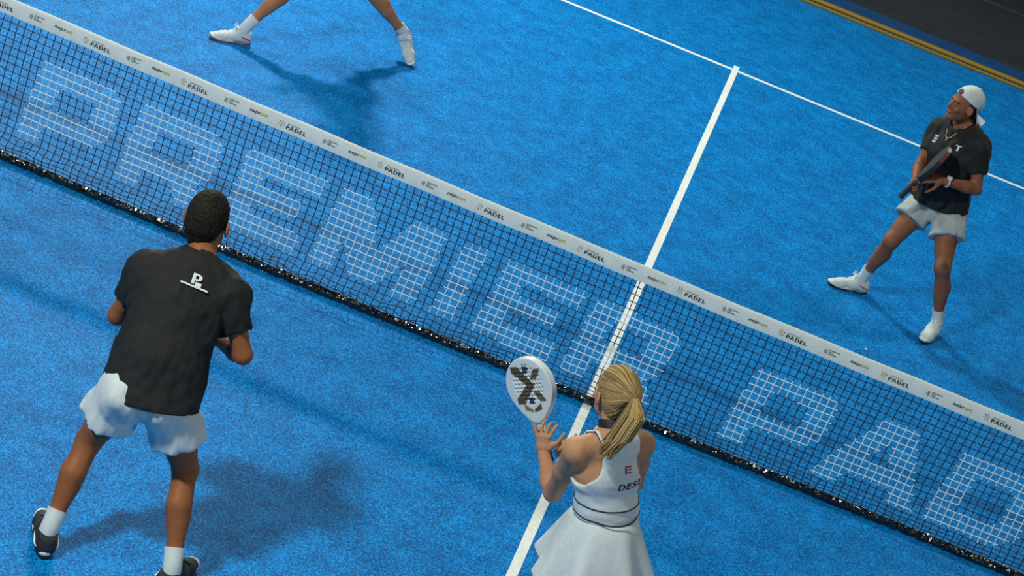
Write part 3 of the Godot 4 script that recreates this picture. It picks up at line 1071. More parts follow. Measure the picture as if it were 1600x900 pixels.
# ------------------------------------------------------------------ the man in black seen from behind
func near_man() -> void:
	make_shoes()
	var t := base("person", Vector3.ZERO, "player seen from behind in a black t-shirt and white shorts facing the net", "person")
	var j := {
		"ankL": Vector3(-1.805, 0.095, 3.260), "kneeL": Vector3(-1.805, 0.440, 3.060), "hipL": Vector3(-1.700, 0.770, 3.090),
		"ankR": Vector3(-1.285, 0.095, 3.170), "kneeR": Vector3(-1.405, 0.435, 2.960), "hipR": Vector3(-1.540, 0.765, 3.040),
		"waist": Vector3(-1.640, 0.905, 3.030), "chest": Vector3(-1.658, 1.105, 2.875), "c7": Vector3(-1.652, 1.256, 2.785), "neck": Vector3(-1.668, 1.325, 2.740),
		"shoL": Vector3(-1.840, 1.148, 2.845), "shoR": Vector3(-1.485, 1.178, 2.805),
		"elbL": Vector3(-1.905, 0.900, 2.820), "wriL": Vector3(-1.800, 0.850, 2.610), "elbR": Vector3(-1.350, 0.965, 2.830), "wriR": Vector3(-1.500, 0.880, 2.640),
		"facing": Vector3(0.10, 0, -0.99).normalized()}
	var skin := Color(0.30, 0.105, 0.038)
	var f := body(j, 0.0115, 1.0, 0.97)
	var b := Buf.new()
	f.add_to(b, skin, skin_paint(skin))
	var hc := Vector3(-1.688, 1.405, 2.695)
	var hb := frame(Vector3(0.12, -0.10, -0.98), Vector3(-0.12, 1.0, -0.05))
	var hf := head_field(hc, hb, j.neck, 0.0055, 1.03)
	hf.add_to(b, skin, skin_paint(skin, face_spots(hc, hb, 1.03, Color(0.14, 0.06, 0.03), Color(0.03, 0.02, 0.015))))
	hand(b, j.wriL, j.wriL - j.elbL, Vector3(0.5, -0.3, 0.4), Vector3.UP, [0.8, 0.9, 0.9, 0.9], 0.06, skin)
	hand(b, j.wriR, j.wriR - j.elbR, Vector3(-0.3, -0.4, 0.5), Vector3.UP, [0.8, 0.9, 0.9, 0.9], 0.06, skin)
	node("body", b, mats.skin, t)
	# short dark hair
	var h := Field.new(hc - Vector3.ONE * 0.16, hc + Vector3.ONE * 0.16, 0.005)
	h.egg(hc + hb * Vector3(0, 0.031, -0.016), hb, Vector3(0.083, 0.106, 0.107), 0.01)
	h.cap(hc + hb * Vector3(0, -0.02, -0.060), hc + hb * Vector3(0, -0.098, -0.054), 0.050, 0.034, 0.03, hb.x, 1.35)
	h.keep(hc + hb * Vector3(0, 0.02, 0.058), hb * Vector3(0, -0.55, 1))
	h.keep(hc + hb * Vector3(0, -0.030, 0.02), hb * Vector3(0, -1.0, 0.75))
	h.rough(5, 0.004, Vector3.ONE * 90.0, 2)
	b = Buf.new()
	h.add_to(b, Color.WHITE, hair_paint(Color(0.022, 0.017, 0.013), 0.9, Vector3(60, 60, 60)))
	meta(node("hair", b, mats.hair, t), "short dark brown hair")
	var sf := shirt(t, j, mats.black_cloth, 0.185, 0.60, 3)
	shorts(t, j, mats.white_cloth, 0.56, 4)
	# white print between the shoulder blades
	var pr := Vector3(0.955, 0.10, -0.10).normalized()
	var pu := Vector3(-0.14, 0.92, -0.36)
	pu = (pu - pr * pu.dot(pr)).normalized()
	var pn := pr.cross(pu)
	var mid := Vector3(-1.612, 1.236, 2.95)
	mid = sf.land(mid, -pn, 0.0)
	pn = (sf.slope(mid) + sf.slope(mid + pr * 0.04) + sf.slope(mid - pr * 0.04) + sf.slope(mid + pu * 0.03)).normalized()
	pr = (pr - pn * pr.dot(pn)).normalized()
	pu = pn.cross(pr)
	mid += pn * 0.006
	b = Buf.new()
	b.text("P", mid - pr * 0.014, pr, pu, 0.040, 0.048, Color.WHITE)
	b.quad(mid + pr * 0.004 - pu * 0.010, mid + pr * 0.004 + pu * 0.012, mid + pr * 0.030 + pu * 0.012, mid + pr * 0.030 - pu * 0.010, Color.WHITE)
	b.quad(mid - pr * 0.055 - pu * 0.014, mid - pr * 0.055 - pu * 0.006, mid + pr * 0.062 - pu * 0.006, mid + pr * 0.062 - pu * 0.014, Color.WHITE)
	node("back_print", b, mats.print_white, t)
	var dark := mat(Color8(34, 36, 38), 0.7)
	for q in [["ankL", "kneeL", Vector3(-0.42, 0, -0.9)], ["ankR", "kneeR", Vector3(0.15, 0, -0.98)]]:
		var an: Vector3 = j[q[0]]
		sock(t, an + Vector3(0, -0.05, 0), an, j[q[1]], 0.095, mats.white_cloth)
		shoe(t, Vector3(an.x, 0.0, an.z), q[2], Vector3.UP, dark, mats.print_white, dark, dark, mats.print_white, 1.06)

# ------------------------------------------------------------------ the man in the white cap, far right
func right_man() -> void:
	var t := base("person", Vector3.ZERO, "player in a backward white cap, black t-shirt and light shorts beyond the net", "person")
	var j := {
		"ankR": Vector3(1.345, 0.105, -3.215), "kneeR": Vector3(1.400, 0.475, -3.060), "hipR": Vector3(1.520, 0.770, -3.240),
		"ankL": Vector3(1.890, 0.105, -2.985), "kneeL": Vector3(1.760, 0.490, -2.900), "hipL": Vector3(1.670, 0.790, -3.150),
		"waist": Vector3(1.575, 0.930, -3.190), "chest": Vector3(1.545, 1.150, -3.180), "c7": Vector3(1.527, 1.345, -3.200), "neck": Vector3(1.500, 1.405, -3.175),
		"shoR": Vector3(1.405, 1.215, -3.300), "shoL": Vector3(1.660, 1.275, -3.060),
		"elbR": Vector3(1.372, 0.995, -3.180), "wriR": Vector3(1.365, 0.945, -2.985), "elbL": Vector3(1.745, 1.040, -2.985), "wriL": Vector3(1.520, 1.045, -2.870),
		"facing": Vector3(-0.62, 0, 0.78).normalized()}
	var skin := Color(0.27, 0.102, 0.050)
	var f := body(j, 0.0115, 0.95, 0.94)
	var b := Buf.new()
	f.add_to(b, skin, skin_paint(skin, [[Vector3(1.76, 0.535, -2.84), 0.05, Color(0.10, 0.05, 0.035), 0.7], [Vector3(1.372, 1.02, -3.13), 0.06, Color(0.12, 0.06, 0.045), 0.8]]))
	var hc := Vector3(1.462, 1.482, -3.145)
	var hb := frame(Vector3(-0.86, 0.05, 0.50), Vector3(0.02, 1.0, -0.02))
	var hf := head_field(hc, hb, j.neck, 0.0048, 0.97)
	hf.add_to(b, skin, skin_paint(skin, face_spots(hc, hb, 0.97, Color(0.17, 0.075, 0.045), Color(0.03, 0.02, 0.015))))
	hand(b, j.wriR, Vector3(-0.12, -0.35, 0.55), Vector3(0.75, 0.0, 0.35), Vector3(0.2, 0.8, 0.3), [1.1, 1.15, 1.15, 1.1], 0.03, skin, 1.0, 0.5)
	hand(b, j.wriL, Vector3(-0.95, -0.05, 0.20), Vector3(0.0, -0.6, -0.6), Vector3(0, 0.5, 0.6), [0.5, 0.55, 0.6, 0.65], 0.05, skin)
	node("body", b, mats.skin, t)
	# dark hair under the cap
	var h := Field.new(hc - Vector3.ONE * 0.16, hc + Vector3.ONE * 0.16, 0.006)
	h.egg(hc + hb * Vector3(0, 0.018, -0.022), hb, Vector3(0.078, 0.09, 0.092), 0.01)
	h.cap(hc + hb * Vector3(0, -0.03, -0.062), hc + hb * Vector3(0, -0.072, -0.058), 0.040, 0.032, 0.03, hb.x, 1.35)
	h.keep(hc + hb * Vector3(0, 0.0, -0.006), hb * Vector3(0, -0.5, 1))
	b = Buf.new()
	h.add_to(b, Color.WHITE, hair_paint(Color(0.025, 0.018, 0.013), 0.8, Vector3(70, 30, 70)))
	meta(node("hair", b, mats.hair, t), "short dark hair below the cap")
	# cap worn back to front: crown, strap opening over the brow, brim over the nape
	var cb := hb.rotated(hb.x, -0.36)
	var cf := Field.new(hc - Vector3.ONE * 0.17, hc + Vector3.ONE * 0.17, 0.005)
	cf.egg(hc + cb * Vector3(0, 0.036, -0.012), cb, Vector3(0.088, 0.108, 0.108), 0.01)
	cf.keep(hc + cb * Vector3(0, 0.034, 0.0), cb * Vector3(0, -1, 0.02))
	cf.egg(hc + cb * Vector3(0, 0.052, 0.095), cb, Vector3(0.026, 0.020, 0.03), 0.006, true)
	b = Buf.new()
	cf.add_to(b, Color.WHITE)
	var crown := node("cap", b, mats.white_cloth, t)
	crown.set_meta("label", "white baseball cap worn back to front")
	b = Buf.new()
	var rings := []
	for lay in [0.0, 0.006]:
		var ring := []
		for k in 13:
			var a := lerpf(-1.25, 1.25, k / 12.0)
			ring.append(hc + cb * Vector3(sin(a) * 0.086, 0.042 + lay - 0.014 * absf(sin(a)), -0.012 - cos(a) * 0.100))
		for k in 13:
			var a := lerpf(1.1, -1.1, k / 12.0)
			ring.append(hc + cb * Vector3(sin(a) * 0.080, 0.004 + lay - 0.080 * sin(a) * sin(a), -0.092 - cos(a) * 0.118))
		rings.append(ring)
	b.loft(rings, Color.WHITE)
	node("brim", b, mats.white_cloth, crown)
	b = Buf.new()
	b.disc(hc + cb * Vector3(0, 0.053, 0.0945), cb.x, cb.y, 0.023, 0.017, Color(0.05, 0.025, 0.015))
	node("cap_opening", b, mats.vc, crown)
	b = Buf.new()
	b.tube([hc + cb * Vector3(0, 0.143, -0.012), hc + cb * Vector3(0, 0.149, -0.012)], [0.009, 0.006], 8, Color.WHITE)
	node("cap_button", b, mats.white_cloth, crown)
	var sf := shirt(t, j, mats.black_cloth, 0.135, 0.62, 7, 0.96)
	shorts(t, j, mats.grey_cloth, 0.50, 8, 0.96)
	# chest prints, necklace and watch
	var fr: Vector3 = (j.shoL - j.shoR).normalized()
	var fu := (Vector3.UP - fr * fr.y).normalized()
	var fn := fr.cross(fu)
	b = Buf.new()
	b.text("T", j.chest + fr * 0.075 + fu * 0.045 + fn * 0.14, fr, fu, 0.036, 0.036, Color.WHITE, true, sf)
	node("chest_print", b, mats.print_white, t)
	b = Buf.new()
	for k in 3:
		var p0 := sf.land(j.chest - fr * 0.10 + fu * (0.075 - k * 0.018) + fn * 0.14, -fn, 0.003)
		b.quad(p0 - fr * 0.014, p0 - fr * 0.014 + fu * 0.014, p0 + fr * 0.014 + fu * 0.014, p0 + fr * 0.014, Color.WHITE)
	node("chest_print", b, mats.print_white, t)
	b = Buf.new()
	var chain := []
	for k in 15:
		var a := lerpf(-1.0, 1.0, k / 14.0)
		var p: Vector3 = j.c7 + Vector3.UP * (0.035 - 0.135 * (1.0 - a * a)) + fr * a * 0.068 + fn * (0.02 + 0.09 * (1.0 - a * a))
		var onto := sf if sf.at(p) < f.at(p) else f
		chain.append(p if onto.at(p) > 0.004 else p + fn * (0.004 - onto.at(p)))
	b.tube(chain, [0.0028], 5, Color(0.55, 0.45, 0.20))
	b.tube([chain[7], chain[7] - Vector3(0, 0.02, 0)], [0.004, 0.007], 6, Color(0.55, 0.45, 0.20))
	meta(node("necklace", b, mats.vc, t), "thin gold necklace with pendant")
	b = Buf.new()
	var wd: Vector3 = (j.wriL - j.elbL).normalized()
	var wa := wd.cross(Vector3.UP).normalized()
	var wb := wa.cross(wd)
	var band := []
	for k in 14:
		var a := TAU * k / 14.0
		band.append(j.wriL - wd * 0.03 + (wa * cos(a) + wb * sin(a)) * 0.031)
	b.tube(band, [0.008], 6, Color(0.6, 0.6, 0.57), true)
	b.box(j.wriL - wd * 0.03 + wb * 0.034 - wa * 0.008, Vector3(0.016, 0.007, 0.016), Color(0.75, 0.76, 0.72))
	meta(node("watch", b, mats.vc, t), "pale wrist watch")
	for q in [["ankR", "kneeR", Vector3(-0.92, 0, 0.42)], ["ankL", "kneeL", Vector3(-0.28, 0, 0.96)]]:
		var an: Vector3 = j[q[0]]
		sock(t, an + Vector3(0, -0.05, 0), an, j[q[1]], 0.10, mats.white_cloth)
		shoe(t, Vector3(an.x, 0.0, an.z), q[2], Vector3.UP, mats.white_cloth, mats.print_white, mat(Color8(40, 40, 42)), mats.print_white, mat(Color8(190, 110, 110)), 1.0)
	# his bat, black, held across the chest
	var grip: Vector3 = j.wriR + Vector3(-0.02, -0.045, 0.085)
	racket(grip, Vector3(0.30, 0.80, 0.04), Vector3(-0.85, 0.35, -0.06), 0, "black padel bat held across the chest by the player in the cap")

# ------------------------------------------------------------------ padel bats
func racket(grip: Vector3, along: Vector3, face: Vector3, kind: int, label: String) -> void:
	# grip: the middle of the handle; along: towards the head
	var y := along.normalized()
	var z := (face - y * face.dot(y)).normalized()
	var x := y.cross(z)
	var t := base("padel_bat", grip, label, "bat")
	t.basis = Basis(x, y, z)
	var cell := 0.0032
	var f := Field.new(Vector3(-0.14, 0.04, -0.026), Vector3(0.14, 0.40, 0.026), cell)
	var mid := 0.250
	var i := 0
	for iz in f.nz:
		for iy in f.ny:
			for ix in f.nx:
				var p := f.o + Vector3(ix, iy, iz) * cell
				var q := Vector2(p.x, p.y - mid)
				# teardrop outline: round above, drawn in towards the throat
				var w := 0.128 if q.y > 0.0 else 0.128 - 0.052 * pow(clampf(-q.y / 0.16, 0.0, 1.0), 1.7)
				var e := Vector2(q.x * 0.128 / w, q.y if q.y > 0.0 else q.y * 0.80).length() - 0.128
				var edge := absf(p.z) - 0.018
				var r := 0.006
				var dd := minf(maxf(e + r, edge + r), 0.0) + Vector2(maxf(e + r, 0.0), maxf(edge + r, 0.0)).length() - r
				# drilled holes in rows, as far as 0.085 from the middle
				var row := roundf((q.y - 0.012) / 0.0165)
				var off := 0.0 if int(absf(row)) % 2 == 0 else 0.0085
				var cx := roundf((q.x - off) / 0.017) * 0.017 + off
				var cy := row * 0.0165 + 0.012
				if Vector2(cx, (cy - 0.012) * 0.95).length() < 0.080:
					dd = maxf(dd, 0.0048 - Vector2(q.x - cx, q.y - cy).length())
				f.d[i] = dd
				i += 1
	var paint := BatPaint.new()
	paint.kind = kind
	paint.mid = mid
	var b := Buf.new()
	var raw := Buf.new()
	f.add_to(raw, Color.WHITE)
	for k in raw.v.size(): raw.c[k] = paint.color_at(raw.v[k])
	var hd := node("head", raw, mat(Color.WHITE, 0.35 if kind == 1 else 0.7, 0.0, true), t)
	hd.set_meta("label", "drilled teardrop hitting face")
	# throat and handle
	b = Buf.new()
	var tone := Color(0.72, 0.75, 0.75) if kind == 1 else Color(0.03, 0.03, 0.03)
	b.tube([Vector3(0, 0.055, 0), Vector3(0, 0.085, 0), Vector3(0, 0.125, 0)], [0.020, 0.028, 0.046], 16, tone, false, true, Vector3(0, 0, 1), 0.42)
	node("throat", b, mats.vc, t)
	b = Buf.new()
	var red := Color(0.42, 0.03, 0.025) if kind == 1 else Color(0.02, 0.02, 0.02)
	b.tube([Vector3(0, -0.065, 0), Vector3(0, -0.06, 0), Vector3(0, 0.055, 0), Vector3(0, 0.062, 0)], [0.016, 0.0185, 0.0175, 0.016], 14, red)
	for k in 7:
		var ring := []
		for g in 12:
			var a := TAU * g / 12.0
			ring.append(Vector3(cos(a) * 0.0178, -0.05 + k * 0.016 + sin(a) * 0.004, sin(a) * 0.0178))
		b.tube(ring, [0.0012], 4, red * 0.7, true)
	node("grip", b, mats.vc, t)
	b = Buf.new()
	b.tube([Vector3(0, -0.078, 0), Vector3(0, -0.064, 0)], [0.020, 0.0205], 14, Color(0.03, 0.03, 0.03))
	node("end_cap", b, mats.vc, t)

class BatPaint:
	var kind := 0
	var mid := 0.25

	func color_at(p: Vector3) -> Color:
		var q := Vector2(p.x, p.y - mid)
		if kind == 0:
			if absf(p.z) < 0.013 and q.y > 0.055: return Color(0.20, 0.035, 0.025) if q.y < 0.120 else Color(0.40, 0.42, 0.40)
			return Color(0.022, 0.022, 0.024)
		var white := Color(0.70, 0.75, 0.74)
		if p.z < 0.010: return white
		# dark chevron over the drilled middle with two small wedges beside it, bronze bow above the throat
		var u := Vector2(q.x, q.y - 0.008)
		if absf(u.y) < 0.082:
			var e := u.x + absf(u.y) * 0.95
			if e > -0.012 - absf(u.y) * 0.25 and e < 0.036 and u.x > -0.078: return Color(0.10, 0.072, 0.034)
			var g := u.x - absf(u.y) * 0.8
			if absf(u.y) > 0.026 and absf(u.y) < 0.07 and g > -0.006 and g < 0.032 and u.x < 0.082: return Color(0.13, 0.095, 0.045)
			if absf(u.x) < 0.014 and absf(u.y) > 0.052: return Color(0.03, 0.05, 0.12)
		var w := Vector2(q.x, q.y + 0.105)
		if absf(w.x) < 0.048 and absf(w.y - absf(w.x) * 0.45) < 0.006 + absf(w.x) * 0.16 and absf(w.x) > 0.004:
			return Color(0.34, 0.17, 0.03) if w.x < 0.0 else Color(0.12, 0.07, 0.03)
		return white

# ------------------------------------------------------------------ the woman in white
func woman() -> void:
	var t := base("person", Vector3.ZERO, "player in a white racerback dress with a ponytail, holding up a white bat", "person")
	var j := {
		"hipL": Vector3(0.220, 0.865, 3.010), "hipR": Vector3(0.350, 0.870, 2.905), "kneeL": Vector3(0.130, 0.460, 2.960), "kneeR": Vector3(0.400, 0.460, 2.880),
		"ankL": Vector3(0.110, 0.095, 3.060), "ankR": Vector3(0.450, 0.095, 2.960),
		"waist": Vector3(0.262, 1.035, 2.960), "chest": Vector3(0.200, 1.205, 2.965), "c7": Vector3(0.176, 1.362, 2.990), "neck": Vector3(0.150, 1.425, 2.955),
		"shoL": Vector3(0.062, 1.262, 3.050), "shoR": Vector3(0.292, 1.300, 2.845),
		"elbL": Vector3(0.038, 0.955, 2.860), "wriL": Vector3(-0.064, 1.000, 2.650), "elbR": Vector3(0.330, 1.060, 2.700), "wriR": Vector3(0.060, 0.985, 2.610),
		"facing": Vector3(-0.62, 0, -0.78).normalized()}
	var skin := Color(0.52, 0.255, 0.135)
	var f := body(j, 0.008, 0.84, 0.92)
	var b := Buf.new()
	f.add_to(b, skin, skin_paint(skin))
	var hc := Vector3(0.118, 1.500, 2.925)
	var hb := frame(Vector3(-0.64, -0.12, -0.76), Vector3(-0.10, 1.0, 0.06))
	var hf := head_field(hc, hb, j.neck, 0.0055, 0.93)
	hf.add_to(b, skin, skin_paint(skin, face_spots(hc, hb, 0.93, Color(0, 0, 0, 0), Color(0.12, 0.08, 0.04))))
	# left hand spread behind the throat of the bat, right hand round the grip
	hand(b, j.wriL, Vector3(-0.25, 0.65, -0.10), Vector3(0.15, 0.1, -0.75), Vector3(0.9, 0.2, 0.0), [0.55, 0.60, 0.45, 0.08], 0.26, skin, 0.95, 0.05)
	hand(b, j.wriR, Vector3(-0.75, 0.30, -0.10), Vector3(0.1, 0.3, -0.9), Vector3(0.1, 0.9, 0.1), [1.1, 1.15, 1.2, 1.2], 0.03, skin, 0.92, 0.7)
	node("body", b, mats.skin, t)
	# bodice: close on the trunk, cut away round the shoulder blades
	var bb := bounds([j.hipL, j.hipR, j.shoL, j.shoR, j.c7], 0.14)
	var d := Field.new(bb[0], bb[1], 0.0065)
	trunk(d, j, 0.011, 0.84)
	d.keep(j.waist - Vector3(0, 0.03, 0), Vector3.DOWN)
	var lat: Vector3 = (j.shoL - j.shoR).normalized()
	var back: Vector3 = -j.facing
	var spine: Vector3 = j.c7.lerp(j.chest, 0.35)
	for sd in [-1.0, 1.0]:
		var s: Vector3 = j.shoL if sd > 0.0 else j.shoR
		d.cap(s + Vector3(0, 0.10, 0) + lat * sd * 0.02, j.chest + lat * sd * 0.115 + Vector3(0, 0.035, 0), 0.100, 0.078, 0.012, Vector3.ZERO, 1.0, false, true)
	d.cap(j.c7 + Vector3(0, 0.03, 0), j.c7 + Vector3(0, 0.2, 0), 0.062, 0.08, 0.01, Vector3.ZERO, 1.0, false, true)
	d.rough(31, 0.002, Vector3(10, 24, 10), 1)
	b = Buf.new()
	d.add_to(b, Color.WHITE)
	var dress := node("dress", b, mats.white_cloth, t)
	dress.set_meta("label", "white racerback dress")
	# skirt: a flared, folded sheet from waist to hem
	var rings := []
	var wc: Vector3 = j.waist
	var hemc := Vector3(0.315, 0.725, 2.945)
	var fw: Vector3 = j.facing
	for lay in 2:
		var rows := []
		for r in 15:
			var q := r / 14.0
			var ring := []
			for k in 96:
				var a := TAU * k / 96.0
				var fold := (0.026 * sin(a * 7.0 + 0.8) + 0.014 * sin(a * 11.0 + 2.0 + q)) * pow(q, 1.5)
				var rl := lerpf(0.122, 0.262, pow(q, 0.85)) + fold
				var rf := lerpf(0.098, 0.235, pow(q, 0.62)) + fold
				if lay == 1:
					rl -= 0.003
					rf -= 0.003
				var c := wc.lerp(hemc, q)
				ring.append(c + lat * cos(a) * rl + fw * sin(a) * rf + Vector3(0, 0.012 * sin(a * 7.0 + 0.8) * q, 0))
			rows.append(ring)
		if lay == 1: rows.reverse()
		rings.append_array(rows)
	b = Buf.new()
	b.loft(rings, Color.WHITE, false)
	node("skirt", b, mats.white_cloth, dress)
	# black piping round the waist
	for q in [0.055, 0.004]:
		var ring := []
		for k in 40:
			var a := TAU * k / 40.0
			var out := lat * cos(a) + fw * sin(a)
			var p: Vector3 = wc + Vector3(0, q, 0) + out * 0.25
			for m in 160:
				if d.at(p) < 0.001 or p.distance_to(wc + Vector3(0, q, 0)) < 0.124 and q < 0.01: break
				p -= out * 0.0015
			ring.append(p)
		b = Buf.new()
		b.tube(ring, [0.0032], 6, Color(0.02, 0.02, 0.022), true)
		node("piping", b, mats.vc, dress)
	# straps beside the neck, from the racerback over to the chest
	for sd in [-1.0, 1.0]:
		var pts := []
		for q in [[0.020, 0.075, -0.075], [0.042, 0.020, -0.055], [0.060, -0.005, -0.010], [0.070, 0.020, 0.050], [0.075, 0.080, 0.095]]:
			pts.append(f.snap(j.c7 + lat * sd * q[0] - Vector3(0, q[1], 0) + fw * (q[2] + 0.02), 0.003))
		b = Buf.new()
		b.tube(pts, [0.016, 0.015, 0.014, 0.015, 0.02], 8, Color.WHITE, false, true, Vector3.UP, 0.45)
		node("strap", b, mats.white_cloth, dress)
		var edge := []
		for q in pts: edge.append(q + lat * sd * 0.013 + Vector3(0, 0.003, 0))
		b = Buf.new()
		b.tube(edge, [0.003], 6, Color(0.02, 0.02, 0.022))
		node("strap_edge", b, mats.vc, dress)
	# lettering across the back and a small flag mark above it
	var pr := -lat
	var pu := (Vector3.UP - pr * pr.y).normalized()
	var pn := pr.cross(pu)
	b = Buf.new()
	b.text("DESI", j.chest + pr * 0.000 - pu * 0.026 - fw * 0.13, pr, pu, 0.120, 0.029, Color(0.04, 0.04, 0.045), true, d)
	node("back_lettering", b, mats.vc, dress)
	b = Buf.new()
	for k in 3:
		b.text("-", j.chest + pr * 0.022 + pu * (0.045 + k * 0.011) - fw * 0.13, pr, pu, 0.030, 0.006, Color(0.55, 0.05, 0.06) if k != 1 else Color(0.6, 0.12, 0.12), true, d)
	b.text("-", j.chest + pr * 0.020 + pu * 0.046 - fw * 0.13, pr, pu, 0.008, 0.026, Color(0.05, 0.06, 0.30), true, d)
	node("flag_print", b, mats.vc, dress)
	# dark band at the neck
	b = Buf.new()
	var nb := frame(j.facing, hc - j.c7)
	var ring2 := []
	for r in [[-0.026, 0.060], [-0.024, 0.064], [0.022, 0.060], [0.024, 0.056]]:
		var ring := []
		for k in 28:
			var a := TAU * k / 28.0
			ring.append(j.c7.lerp(j.neck, 0.55) + nb * Vector3(cos(a) * r[1], r[0], sin(a) * r[1] + 0.006))
		ring2.append(ring)
	b.loft(ring2, Color(0.012, 0.012, 0.013), false)
	meta(node("neck_band", b, mats.vc, t), "black band at the neck")
	# blonde hair: a cap drawn back to a ponytail
	var hp := hair_paint(Color(0.36, 0.235, 0.095), 0.75, Vector3(95, 30, 95))
	var h := Field.new(hc - Vector3.ONE * 0.19, hc + Vector3.ONE * 0.19, 0.005)
	h.egg(hc + hb * Vector3(0, 0.032, -0.016), hb, Vector3(0.077, 0.097, 0.101), 0.01)
	h.egg(hc + hb * Vector3(0, -0.030, -0.042), hb, Vector3(0.060, 0.066, 0.060), 0.03)
	h.egg(hc + hb * Vector3(0, 0.062, -0.100), hb, Vector3(0.036, 0.034, 0.034), 0.03)
	h.keep(hc + hb * Vector3(0, 0.02, 0.050), hb * Vector3(0, -0.5, 1))
	h.keep(hc + hb * Vector3(0, -0.02, 0.000), hb * Vector3(0, -0.9, 1))
	b = Buf.new()
	h.add_to(b, Color.WHITE, hp)
	var root := hc + hb * Vector3(0, 0.066, -0.128)
	# locks combed back over the head to the tie
	for k in 260:
		var a := lerpf(-2.75, 2.75, (k + rng.randf()) / 260.0)
		var from := Vector3(sin(a) * 0.086, 0.025 + cos(a) * 0.080, 0.052 - 0.055 * (1.0 - cos(a)))
		var pts := []
		for q in 9:
			var e := q / 8.0
			var p := from.lerp(Vector3(0, 0.066, -0.124), e)
			var away := p - Vector3(0, 0.02, -0.02)
			p = Vector3(0, 0.02, -0.02) + away.normalized() * maxf(away.length(), 0.098 if e < 0.9 else 0.0)
			pts.append(h.snap(hc + hb * p, 0.0005 + rng.randf() * 0.0015))
		var tone := rng.randf_range(0.35, 1.35)
		b.tube(pts, [0.002, 0.003, 0.0035, 0.0035, 0.0035, 0.0035, 0.003, 0.003, 0.0025], 5, Color(0.40 * tone, 0.27 * tone, 0.115 * tone))
	var tip := Vector3(0.170, 1.352, 3.135)
	for k in 330:
		var a := rng.randf() * TAU
		var rr := sqrt(rng.randf())
		var off := Vector3(cos(a), 0, sin(a)) * rr
		var e := rng.randf_range(0.70, 1.08)
		var m1 := root.lerp(tip, 0.25) + back * 0.045 + Vector3(0, 0.020, 0)
		var m2 := root.lerp(tip, 0.60) + back * 0.030
		var pts := [root + off * 0.014, root.lerp(m1, 0.6) + off * 0.030, m1 + off * 0.044, m2 + off * 0.046, root.lerp(tip, e) + off * 0.030 + Vector3(rng.randf_range(-0.014, 0.014), 0, rng.randf_range(-0.014, 0.014))]
		var tone := rng.randf_range(0.40, 1.40)
		b.tube(pts, [0.0036, 0.0042, 0.0042, 0.0036, 0.0010], 5, Color(0.40 * tone, 0.275 * tone, 0.12 * tone))
	meta(node("hair", b, mats.hair, t), "blonde hair tied in a ponytail")
	b = Buf.new()
	var tie := []
	var td := (root - hc).normalized()
	var ta := td.cross(Vector3.UP).normalized()
	var tb := ta.cross(td)
	for k in 16:
		var a := TAU * k / 16.0
		tie.append(root + (ta * cos(a) + tb * sin(a)) * 0.021)
	b.tube(tie, [0.005], 6, Color(0.40, 0.07, 0.03), true)
	meta(node("hair_tie", b, mats.vc, t), "red hair tie")
	for q in [["ankL", "kneeL"], ["ankR", "kneeR"]]:
		var an: Vector3 = j[q[0]]
		sock(t, an + Vector3(0, -0.05, 0), an, j[q[1]], 0.07, mats.white_cloth)
		shoe(t, Vector3(an.x, 0.0, an.z), j.facing, Vector3.UP, mats.white_cloth, mats.print_white, mats.print_white, mats.print_white, mats.grey_cloth, 0.88)
	racket(Vector3(-0.072, 1.000, 2.570), Vector3(-0.180, 0.250, -0.050), Vector3(-0.62, 0.10, 0.80), 1, "white drilled padel bat with a dark cross, held up by the player in the dress")

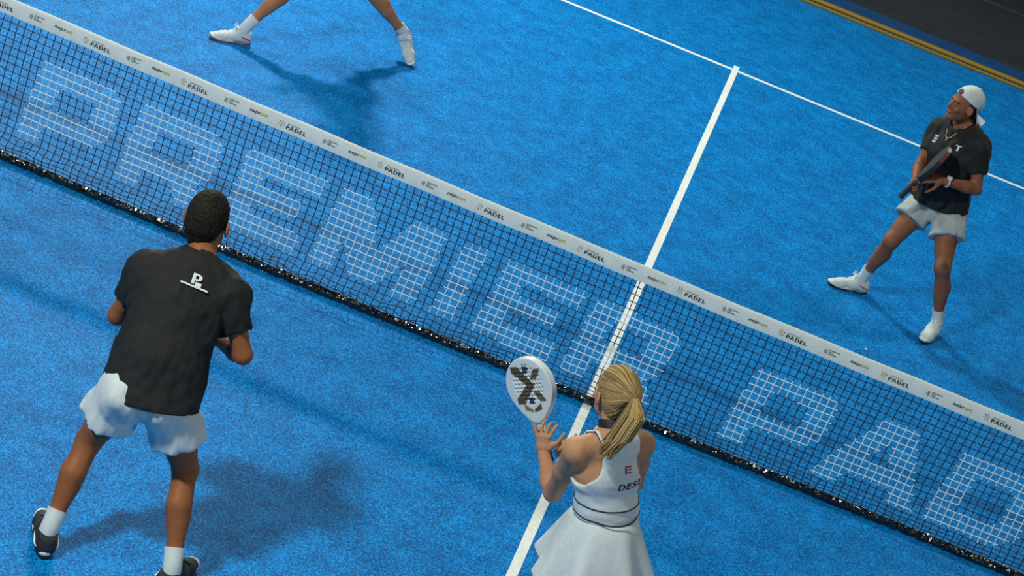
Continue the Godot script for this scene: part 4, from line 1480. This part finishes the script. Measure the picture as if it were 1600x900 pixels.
# ------------------------------------------------------------------ the player running in from the top of the picture
func runner() -> void:
	var t := base("person", Vector3.ZERO, "running player in white shoes with red soles, striding wide beyond the net", "person")
	var j := {
		"ankL": Vector3(-3.145, 0.110, -3.080), "kneeL": Vector3(-2.960, 0.480, -3.280), "hipL": Vector3(-2.790, 0.830, -3.560),
		"ankR": Vector3(-2.255, 0.200, -4.010), "kneeR": Vector3(-2.560, 0.470, -3.780), "hipR": Vector3(-2.680, 0.850, -3.690),
		"waist": Vector3(-2.750, 0.990, -3.640), "chest": Vector3(-2.790, 1.190, -3.620), "c7": Vector3(-2.810, 1.380, -3.600), "neck": Vector3(-2.820, 1.440, -3.570),
		"shoL": Vector3(-2.690, 1.290, -3.480), "shoR": Vector3(-2.920, 1.290, -3.740),
		"elbL": Vector3(-2.560, 1.060, -3.400), "wriL": Vector3(-2.700, 1.000, -3.230), "elbR": Vector3(-3.060, 1.060, -3.760), "wriR": Vector3(-3.120, 1.020, -3.550),
		"facing": Vector3(-0.75, 0, 0.66).normalized(), "backL": Vector3(0.75, 0.3, -0.55).normalized(), "backR": Vector3(0.2, 0.45, -0.85).normalized()}
	# his left side is the one to the right of the picture; the stepping leg to the left is his right
	var skin := Color(0.46, 0.185, 0.085)
	var f := body(j, 0.0125, 0.98, 0.95)
	var b := Buf.new()
	f.add_to(b, skin, skin_paint(skin))
	var hc := Vector3(-2.840, 1.515, -3.545)
	var hb := frame(Vector3(-0.7, -0.1, 0.7), Vector3(-0.05, 1, 0.05))
	var hf := head_field(hc, hb, j.neck, 0.0075, 0.98)
	hf.add_to(b, skin, skin_paint(skin, face_spots(hc, hb, 0.98, Color(0.16, 0.08, 0.05), Color(0.04, 0.03, 0.02))))
	hand(b, j.wriL, j.wriL - j.elbL, Vector3(-0.5, -0.3, -0.3), Vector3.UP, [0.5, 0.55, 0.6, 0.6], 0.05, skin)
	hand(b, j.wriR, j.wriR - j.elbR, Vector3(0.5, -0.3, -0.1), Vector3.UP, [0.5, 0.55, 0.6, 0.6], 0.05, skin)
	node("body", b, mats.skin, t)
	var h := Field.new(hc - Vector3.ONE * 0.15, hc + Vector3.ONE * 0.15, 0.0065)
	h.egg(hc + hb * Vector3(0, 0.030, -0.016), hb, Vector3(0.082, 0.102, 0.103), 0.01)
	h.keep(hc + hb * Vector3(0, 0.0, 0.02), hb * Vector3(0, -1.0, 0.75))
	b = Buf.new()
	h.add_to(b, Color.WHITE, hair_paint(Color(0.03, 0.02, 0.015), 0.8, Vector3(60, 60, 60)))
	node("hair", b, mats.hair, t)
	shirt(t, j, mats.white_cloth, 0.135, 0.62, 17)
	shorts(t, j, mats.white_cloth, 0.48, 18)
	var red := mat(Color8(196, 70, 56), 0.6)
	sock(t, j.ankL + Vector3(0, -0.05, 0), j.ankL, j.kneeL, 0.10, mats.white_cloth)
	shoe(t, Vector3(j.ankL.x, 0.0, j.ankL.z), Vector3(-0.80, 0, 0.60), Vector3.UP, mats.white_cloth, mats.print_white, red, mats.print_white, red)
	var td := Vector3(0.60, -0.60, 0.50).normalized()
	sock(t, j.ankR + Vector3(0.01, -0.05, 0.01), j.ankR, j.kneeR, 0.07, mats.white_cloth)
	var up := Vector3(0.1, 0.6, 0.8)
	up = (up - td * up.dot(td)).normalized()
	shoe(t, j.ankR - up * 0.095, td, up, mats.white_cloth, mats.print_white, red, mats.print_white, red)
